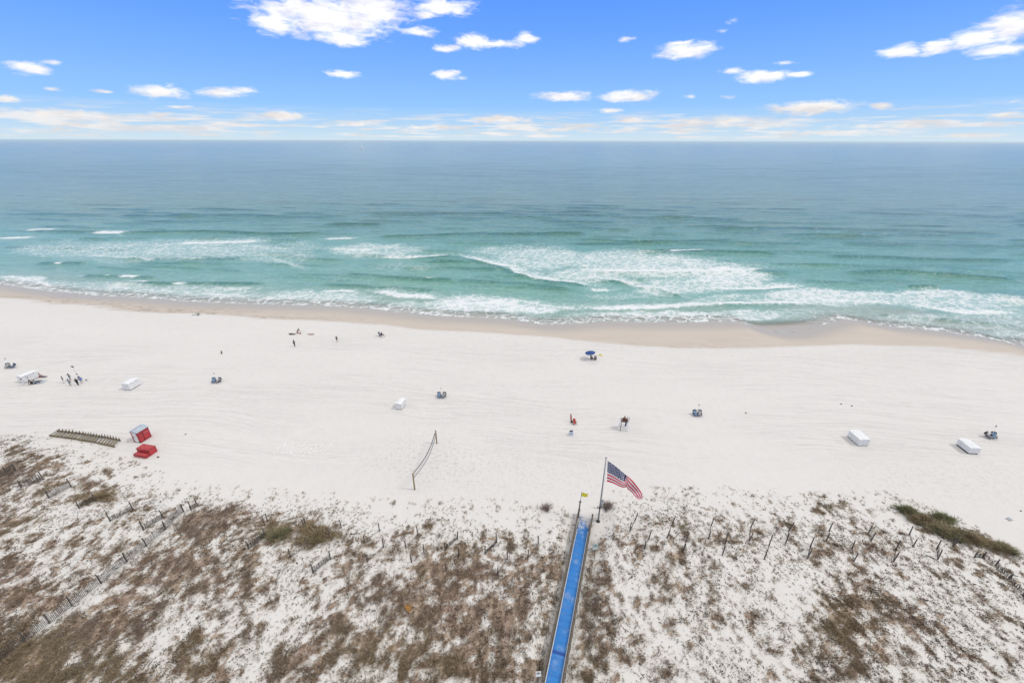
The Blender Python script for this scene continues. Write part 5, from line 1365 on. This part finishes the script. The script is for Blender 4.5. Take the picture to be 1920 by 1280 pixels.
def person(label, px, py, rz, pose, skin, hair, top=None, legs=None, sleeves=True, longlegs=True, sc=1.0, arms=None, z=0.0, group=None, skirt=False, loc=None):
    s = thing("person", loc if loc is not None else Gf(px, py) + Vector((0, 0, z)), rz, label, "person", group); s.scale = (sc,) * 3
    P_ = {}
    for k, v in pose.items():
        v = Vector(v)
        if k in ("pel", "spi", "che", "nec", "he", "to"): P_[k] = v
        else: P_[k + "R"] = v; P_[k + "L"] = Vector((-v.x, v.y, v.z))
    if arms:
        for k, v in arms.items(): P_[k] = Vector(v)
    rr = dict(pel=(.13, .10), spi=(.115, .09), che=(.14, .10), nec=.052, he=(.085, .098), to=.062, hip=.085, kne=.055, ank=.038, toe=.032, sho=.062, elb=.040, wri=.026, pal=(.036, .018))
    nodes = {k: (v, rr[k.rstrip('RL')]) for k, v in P_.items()}
    fwd = (P_["toeR"] - P_["ankR"]).normalized() if pose is not LIE else Vector((0, 0, 1))
    if pose is KNEEL: fwd = Vector((0, 1, -.3)).normalized()
    edges = [("pel", "spi"), ("spi", "che"), ("che", "nec"), ("nec", "he"), ("he", "to")]
    nodes["nos"] = (P_["he"] + fwd * .115 + Vector((0, 0, -.01)), .016); edges.append(("he", "nos"))
    for q in "RL":
        edges += [("pel", "hip" + q), ("hip" + q, "kne" + q), ("kne" + q, "ank" + q), ("ank" + q, "toe" + q), ("che", "sho" + q), ("sho" + q, "elb" + q), ("elb" + q, "wri" + q), ("wri" + q, "pal" + q)]
        d_ = (P_["pal" + q] - P_["wri" + q]).normalized(); sd_ = d_.cross(Vector((1, 0, 0)) if abs(d_.x) < .8 else Vector((0, 1, 0))).normalized()
        for k in range(5):
            off_ = sd_ * (-.036 + .018 * k); L_ = (.05, .075, .085, .078, .06)[k]
            base_ = P_["pal" + q] + off_ * .8 + (d_ * .01 if k else d_ * -.03)
            nodes[f"f{k}{q}"] = (base_ + (d_ * (1 if k else .5) + off_ * 4).normalized() * L_, .008)
            edges.append(("pal" + q, f"f{k}{q}"))
    skin_obj("body", nodes, edges, skin, s)
    mb = MB(); side_ = Vector((1, 0, 0))
    for sg_ in (-1, 1): mb.ball(P_["he"] + fwd * .088 + side_ * sg_ * .034 + Vector((0, 0, .02)), .012, 6, 4)
    mb.build("eyes", EYE, s, True)
    mb = MB(); bk = -fwd; up_ = (P_["to"] - P_["he"]).normalized()
    mb.ball(P_["he"] + up_ * .045 + bk * .025, (.105, .112, .10)); mb.build("hair", hair, s, True)
    if top:
        nn = {k: (P_[k], tuple(c_ * 1.14 + .012 for c_ in rr[k])) for k in ("spi", "che")}
        nn["pel"] = (P_["pel"].lerp(P_["spi"], .15), (.155, .125)); ed = [("pel", "spi"), ("spi", "che")]
        for q in "RL":
            nn["sho" + q] = (P_["sho" + q], .08); ed.append(("che", "sho" + q))
            e_ = P_["elb" + q] if sleeves else P_["sho" + q].lerp(P_["elb" + q], .55)
            nn["elb" + q] = (e_, .058); ed.append(("sho" + q, "elb" + q))
            if sleeves: nn["wri" + q] = (P_["elb" + q].lerp(P_["wri" + q], .85), .042); ed.append(("elb" + q, "wri" + q))
        skin_obj("shirt", nn, ed, top, s)
    if legs:
        nn = {"pel": (P_["pel"], (.145, .12))}; ed = []
        for q in "RL":
            nn["hip" + q] = (P_["hip" + q], .105 if not skirt else .13); ed.append(("pel", "hip" + q))
            nn["kne" + q] = (P_["kne" + q] if longlegs else P_["hip" + q].lerp(P_["kne" + q], .7), .076 if not skirt else .10); ed.append(("hip" + q, "kne" + q))
            if longlegs: nn["ank" + q] = (P_["kne" + q].lerp(P_["ank" + q], .9), .056); ed.append(("kne" + q, "ank" + q))
        skin_obj("trousers" if longlegs else "shorts", nn, ed, legs, s)
    return s
CH = M("charcoal_cloth", (.045, .045, .048), .85, .2); TEAL = M("teal_cloth", (.16, .30, .30), .85, .12); GRB = M("grey_blue_cloth", (.27, .35, .38), .85, .12)
BLKC = M("black_clothes", (.012, .010, .012), .85, .2); BLU = M("blue_shirt_cloth", (.10, .22, .50), .85, .12); PINK = M("pink_cloth", (.60, .36, .33), .85, .1)
OLV = M("olive_cloth", (.10, .10, .085), .85, .2); REDC = M("red_cloth", (.34, .05, .045), .85, .2); SLATE = M("slate_cloth", (.20, .25, .26), .85, .15); NVC = M("navy_trousers", (.03, .05, .10), .85, .2); WHC = M("white_cloth", (.72, .72, .74), .85, .06); GRYC = M("grey_cloth", (.16, .165, .18), .85, .15)
GG = "people standing in a circle at the left"
person("standing person in a dark top bending, leftmost of the standing circle", 121, 718, R(150), STAND, SKIN, HAIRD, CH, WHC, False, True, .98, None, group=GG)
person("person in a teal dress with arms out, at the back of the circle", 133, 712.5, R(170), STAND, SKIND, HAIRD, TEAL, TEAL, False, False, 1.0, dict(elbR=(.42, .0, 1.30), wriR=(.60, .05, 1.22), palR=(.68, .06, 1.20), elbL=(-.42, .0, 1.28), wriL=(-.58, .06, 1.18), palL=(-.66, .07, 1.15)), group=GG, skirt=True)
person("person in a grey blue dress reaching out, in front of the teal one", 133, 723.3, R(10), STAND, SKIND, HAIRG, GRB, GRB, False, False, 1.02, dict(elbL=(-.36, .1, 1.22), wriL=(-.58, .2, 1.20), palL=(-.66, .22, 1.2)), group=GG, skirt=True)
person("grey-haired person all in black, nearest the viewer in the circle", 147, 722.3, R(5), STAND, SKIN, HAIRG, BLKC, BLKC, True, True, 1.05, group=GG)
person("person in a bright blue shirt, rightmost of the standing circle", 154.6, 718.5, R(60), STAND, SKIN, HAIRB, BLU, BLU, True, False, 1.0, dict(elbL=(-.36, .1, 1.25), wriL=(-.5, .25, 1.2), palL=(-.56, .3, 1.2)), group=GG)
person("dark haired person behind the blue shirted one, holding the stand", 149.5, 712.5, R(120), STAND, SKIN, HAIRD, WHC, GRYC, True, True, .98, group=GG)
c = Gf(148.5, 711); s = thing("light_stand", c, 0, "thin stand with a small black head raised above the standing circle", "light stand")
hh_ = 3.1
mb = MB(); mb.tube([(0, 0, 0), (-.12, 0, hh_)], .018, 6)
for k in range(3): th = k * 2.1; mb.tube([(0, 0, .5), (.35 * math.cos(th), .35 * math.sin(th), 0)], .014, 5)
mb.build("stand", STEEL, s)
mb = MB(); mb.box((-.12, 0, hh_ + .1), (.52, .22, .24), Matrix.Rotation(.3, 3, 'Y'), bev=.05); mb.build("lamp_head", BLACKC, s)
mb = MB(); mb.ball((0, 0, .1), (.18, .12, .11)); mb.tube([(-.1, 0, .16), (0, 0, .26), (.1, 0, .16)], .012, 5)
o = mb.build("small_bag", BLACKC, None, True, loc=Gf(162, 713)); tag(o, "tiny black bag on the sand right of the standing circle", "bag")
# people posing along the white box
GP = "people resting along the white storage box"
person("person in pale clothes with red shoes at the left end of the box", 45.5, 722, R(20), STAND, SKIN, HAIRD, WHC, WHC, True, True, .95, group=GP)
person("person in a pale top and black trousers leaning on the box middle", 57.5, 718.5, R(-30), STAND, SKIN, HAIRD, WHC, BLKC, True, True, .93, group=GP)
person("person crouching in black at the foot of the box", 61, 719.5, R(200), KNEEL, SKIN, HAIRD, BLKC, BLKC, True, True, 1.0, group=GP)
person("person in slate blue lying along the sand by the box", 69.5, 715, R(-70), LIE, SKIN, HAIRB, SLATE, SLATE, True, True, 1.05, group=GP)
person("person with navy trousers sitting at the near corner of the box", 66.5, 719, R(-60), SITG, SKIN, HAIRD, GRB, NVC, True, True, 1.05, group=GP)
person("person in a red top with grey trousers lying right of the box", 80.5, 706.8, R(-95), LIE, SKIN, HAIRB, REDC, GRYC, True, True, 1.15, group=GP)
person("person with brown hair sitting at the right end of the box", 75.5, 706, R(-110), SITG, SKIN, HAIRB, PINK, SLATE, True, True, 1.0, group=GP)
mb = MB(); n = 10; vs = []; fs = []
for side in (0, 1):
    for i in range(n + 1):
        for j in range(n + 1): vs.append((-1.4 + 2.8 * i / n, -.8 + 1.6 * j / n, .035 + .02 * math.sin(i * 1.9 + j) - side * .015))
for i in range(n):
    for j in range(n):
        a_ = i * (n + 1) + j; fs.append((a_, a_ + n + 1, a_ + n + 2, a_ + 1)); K = (n + 1) ** 2; fs.append((K + a_, K + a_ + 1, K + a_ + n + 2, K + a_ + n + 1))
mb.add(vs, fs); o = mb.build("beach_blanket", M("pale_grey_blanket", (.42, .47, .52), .9, .1), None, True, loc=Gf(70.5, 717)); o.rotation_euler = (0, 0, R(12)); tag(o, "pale grey blue blanket spread on the sand beside the white box", "blanket")
# people nearer the water
person("person in dark clothes walking alone left of the sunbathers", 553, 649.5, R(160), STAND, SKIND, HAIRD, GRYC, CH, True, True, 1.12)
person("person in a brown top standing alone with bare legs near the surf", 632.3, 641.3, R(0), STAND, SKIN, HAIRB, OLV, OLV, False, False, 1.05)
person("person in a black top with bare legs seated at the sunbathers' spot", 558, 625, R(-40), KNEEL, SKIN, HAIRD, BLKC, PINK, False, False, 1.25)
person("person in dark green lying back beside the one in the black top", 547.5, 626.8, R(-100), LIE, SKIN, HAIRD, BLKC, OLV, True, True, 1.15)
person("person in pink lying alone on the sand right of the sunbathers", 583, 627, R(85), LIE, SKIN, HAIRB, PINK, PINK, False, False, 1.1)
person("small child in pink sitting on a towel beside the kneeling adult", 564, 626.3, R(60), SITG, SKIN, HAIRB, PINK, PINK, False, False, .7)
s = low_chair("grey folding beach chair facing right, alone near the wet sand", 715, 630.5, R(70), GRYC, STEEL, name="folding_beach_chair"); s.scale = (1.3,) * 3
person("person in dark red sitting in the grey folding chair", 716.3, 630.8, R(-80), SITC, SKIN, HAIRG, M("maroon_cloth", (.10, .02, .03), .85, .2), CH, True, False, 1.1, z=.40)
mb = MB(); mb.ball((0, 0, .24), .24, 14, 9); o = mb.build("beach_ball", WHITE, None, True, loc=Gf(717, 632.2)); tag(o, "round white ball in front of the grey folding chair", "ball")
person("person with dark hair sitting high on the lifeguard stand", 0, 0, R(-6), SITC, SKIND, HAIRD, M("rust_jacket", (.15, .06, .03), .85, .2), NVC, True, True, 1.15, loc=lg.location + Vector((-.02, .0, 1.82)))
person("small child in dark clothes squatting alone on the open sand", 416, 663.2, R(30), KNEEL, SKIN, HAIRD, CH, M("maroon_cloth", (.10, .02, .03), .85, .2), False, False, .72)
# oddments on the sand
for lab, px, py, r_, mt_ in [("small brown clump of seaweed lying right of the red stepped box", 296.5, 857, .18, WOODG), ("tiny dark lump of debris on open sand right of the blue chairs", 1398.5, 774, .16, DARK),
    ("left one of two dark specks of debris above the right white box", 1577, 757.5, .15, DARK), ("right one of two dark specks of debris above the right white box", 1597, 761, .15, DARK),
    ("dark speck of debris at the right edge above the grey panel", 1914, 957.5, .11, DARK), ("dark lump of debris on the sand left of the red hut", 348, 814, .13, WOODG), ("small stone on the sand between the red hut and the net", 240, 828.5, .10, WOODG)]:
    mb = MB(); mb.ball((0, 0, r_ * .5), (r_, r_ * .8, r_ * .6), 8, 6); mb.ball((r_ * .7, r_ * .2, r_ * .3), r_ * .5, 7, 5); mb.ball((-r_ * .6, -r_ * .3, r_ * .3), r_ * .45, 7, 5)
    o = mb.build("debris", mt_, None, True, loc=Gf(px, py)); tag(o, lab, "debris")
mb = MB(); mb.box((0, 0, .03), (.75, .55, .04), bev=.01); mb.box((0, 0, .056), (.6, .4, .012)); o = mb.build("utility_cover", SG, None, loc=Gf(1892, 973)); o.rotation_euler = (0, 0, .3); tag(o, "flat grey rectangular panel lying on the sand at the right", "panel")
for lab, px, mt_, rz_ in (("white low lounger on the damp sand far left, left of two", 363.5, WHITEW, .3), ("blue grey low lounger on the damp sand far left, right of two", 371, SLATE, -.2)):
    s = low_chair(lab, px, 591.2, rz_, mt_, STEEL, "two low loungers on the damp sand", name="low_lounger"); s.scale = (1.1, .9, .6)
# sailing boat on the horizon side
b_ = Vector((*[float(q) for q in flat(678.5, 280.0, ZW)], ZW)); k = b_.y / 2840.0
sb = thing("sailing_boat", b_, R(25), "distant white sailing boat alone on the far sea", "sailing boat")
mb = MB(); n = 12; vs = []
for i in range(n + 1):
    f = i / n; ww = 2.6 * math.sin(math.pi * min(.98, .12 + f * .88)) ** .8
    for (yy_, zz_) in ((-ww, 1.9), (-ww * .7, .3), (0, -.8), (ww * .7, .3), (ww, 1.9)): vs.append(((f - .5) * 18, yy_, zz_))
fs = [(i * 5 + j, i * 5 + j + 1, i * 5 + j + 6, i * 5 + j + 5) for i in range(n) for j in range(4)] + [(i * 5, i * 5 + 5, i * 5 + 9, i * 5 + 4) for i in range(n)] + [(0, 4, 3, 2, 1), tuple(n * 5 + j for j in range(5))]
mb.add(vs, fs); mb.build("hull", WHITE, sb)
mb = MB(); mb.tube([(1.0, 0, 1.5), (1.0, 0, 29)], .16, 6); mb.beam((1, 0, 3.2), (-7.5, -.8, 3.2), .2, .2); mb.build("mast", STEEL, sb)
for nm, tri in (("mainsail", [(.8, 0, 28.3), (.8, 0, 3.6), (-7.4, -.8, 3.6)]), ("jib", [(1.6, 0, 25), (8.2, 0, 2.6), (2.0, -.9, 3.2)])):
    a_, b2, c2 = [Vector(q) for q in tri]; vs = []; n = 8
    for sd_ in (0, .08):
        for i in range(n + 1):
            for j in range(n + 1):
                f = i / n; g2 = j / n; p_ = a_.lerp(b2, f).lerp(a_.lerp(c2, f), g2); vs.append(p_ + Vector((0, -1.1 * math.sin(math.pi * g2) * f + sd_, 0)))
    K = (n + 1) ** 2
    fs = [(i * (n + 1) + j, i * (n + 1) + j + 1, (i + 1) * (n + 1) + j + 1, (i + 1) * (n + 1) + j) for i in range(n) for j in range(n)]
    fs += [tuple(K + q for q in f_[::-1]) for f_ in fs]
    mb = MB(); mb.add(vs, fs); mb.build(nm, WHITE, sb, True)
# lettering scraped into the sand, half worn away
cu = bpy.data.curves.new("sand_lettering", 'FONT'); cu.body = "Michigan"; cu.shear = 0.55; cu.size = 1.0; cu.extrude = 0.012; cu.offset = -0.008
p0 = Gf(508, 852); p1 = Gf(612, 847); tmp_ = bpy.data.objects.new("lettering_curve", cu); COL.objects.link(tmp_)
bpy.context.view_layer.update()
me_ = bpy.data.meshes.new_from_object(tmp_.evaluated_get(bpy.context.evaluated_depsgraph_get()))
bpy.data.objects.remove(tmp_); to_ = bpy.data.objects.new("sand_lettering", me_); COL.objects.link(to_)
bpy.context.view_layer.update()
L_ = (p1 - p0).length; k = L_ / max(.1, to_.dimensions.x)
top_ = Gf(530, 826); hy_ = abs(top_.y - p0.y)
to_.location = (p0.x, p0.y, float(terrain(p0.x, p0.y)) + .03); to_.rotation_euler = (0, 0, rz_to(p0, p1)); to_.scale = (k, hy_ / .75, 1)
me_.materials.clear(); me_.materials.append(M("raked_sand", (0.77, 0.755, 0.735), .95, .03, 3.0))
tag(to_, "faint slanted script scraped into open sand left of the volleyball net", "sand writing")

# sea air: one even, closed volume from just under the sea bed to just above the camera
mb = MB(); mb.box((0, 0, 18.0), (150000, 150000, 64.0)); hz = mb.build("haze", bpy.data.materials.new("sea_air"))
hm = hz.data.materials[0]; hm.use_nodes = True; ht = NT(hm.node_tree); ht.n.clear()
ho = ht.new('ShaderNodeOutputMaterial'); hv = ht.new('ShaderNodeVolumePrincipled')
hv.inputs['Color'].default_value = (0.93, 0.985, 1.0, 1); hv.inputs['Density'].default_value = 0.5e-4; hv.inputs['Anisotropy'].default_value = 0.2
ht.l.new(hv.outputs[0], ho.inputs['Volume']); hz['kind'] = 'stuff'; hz.display_type = 'WIRE'
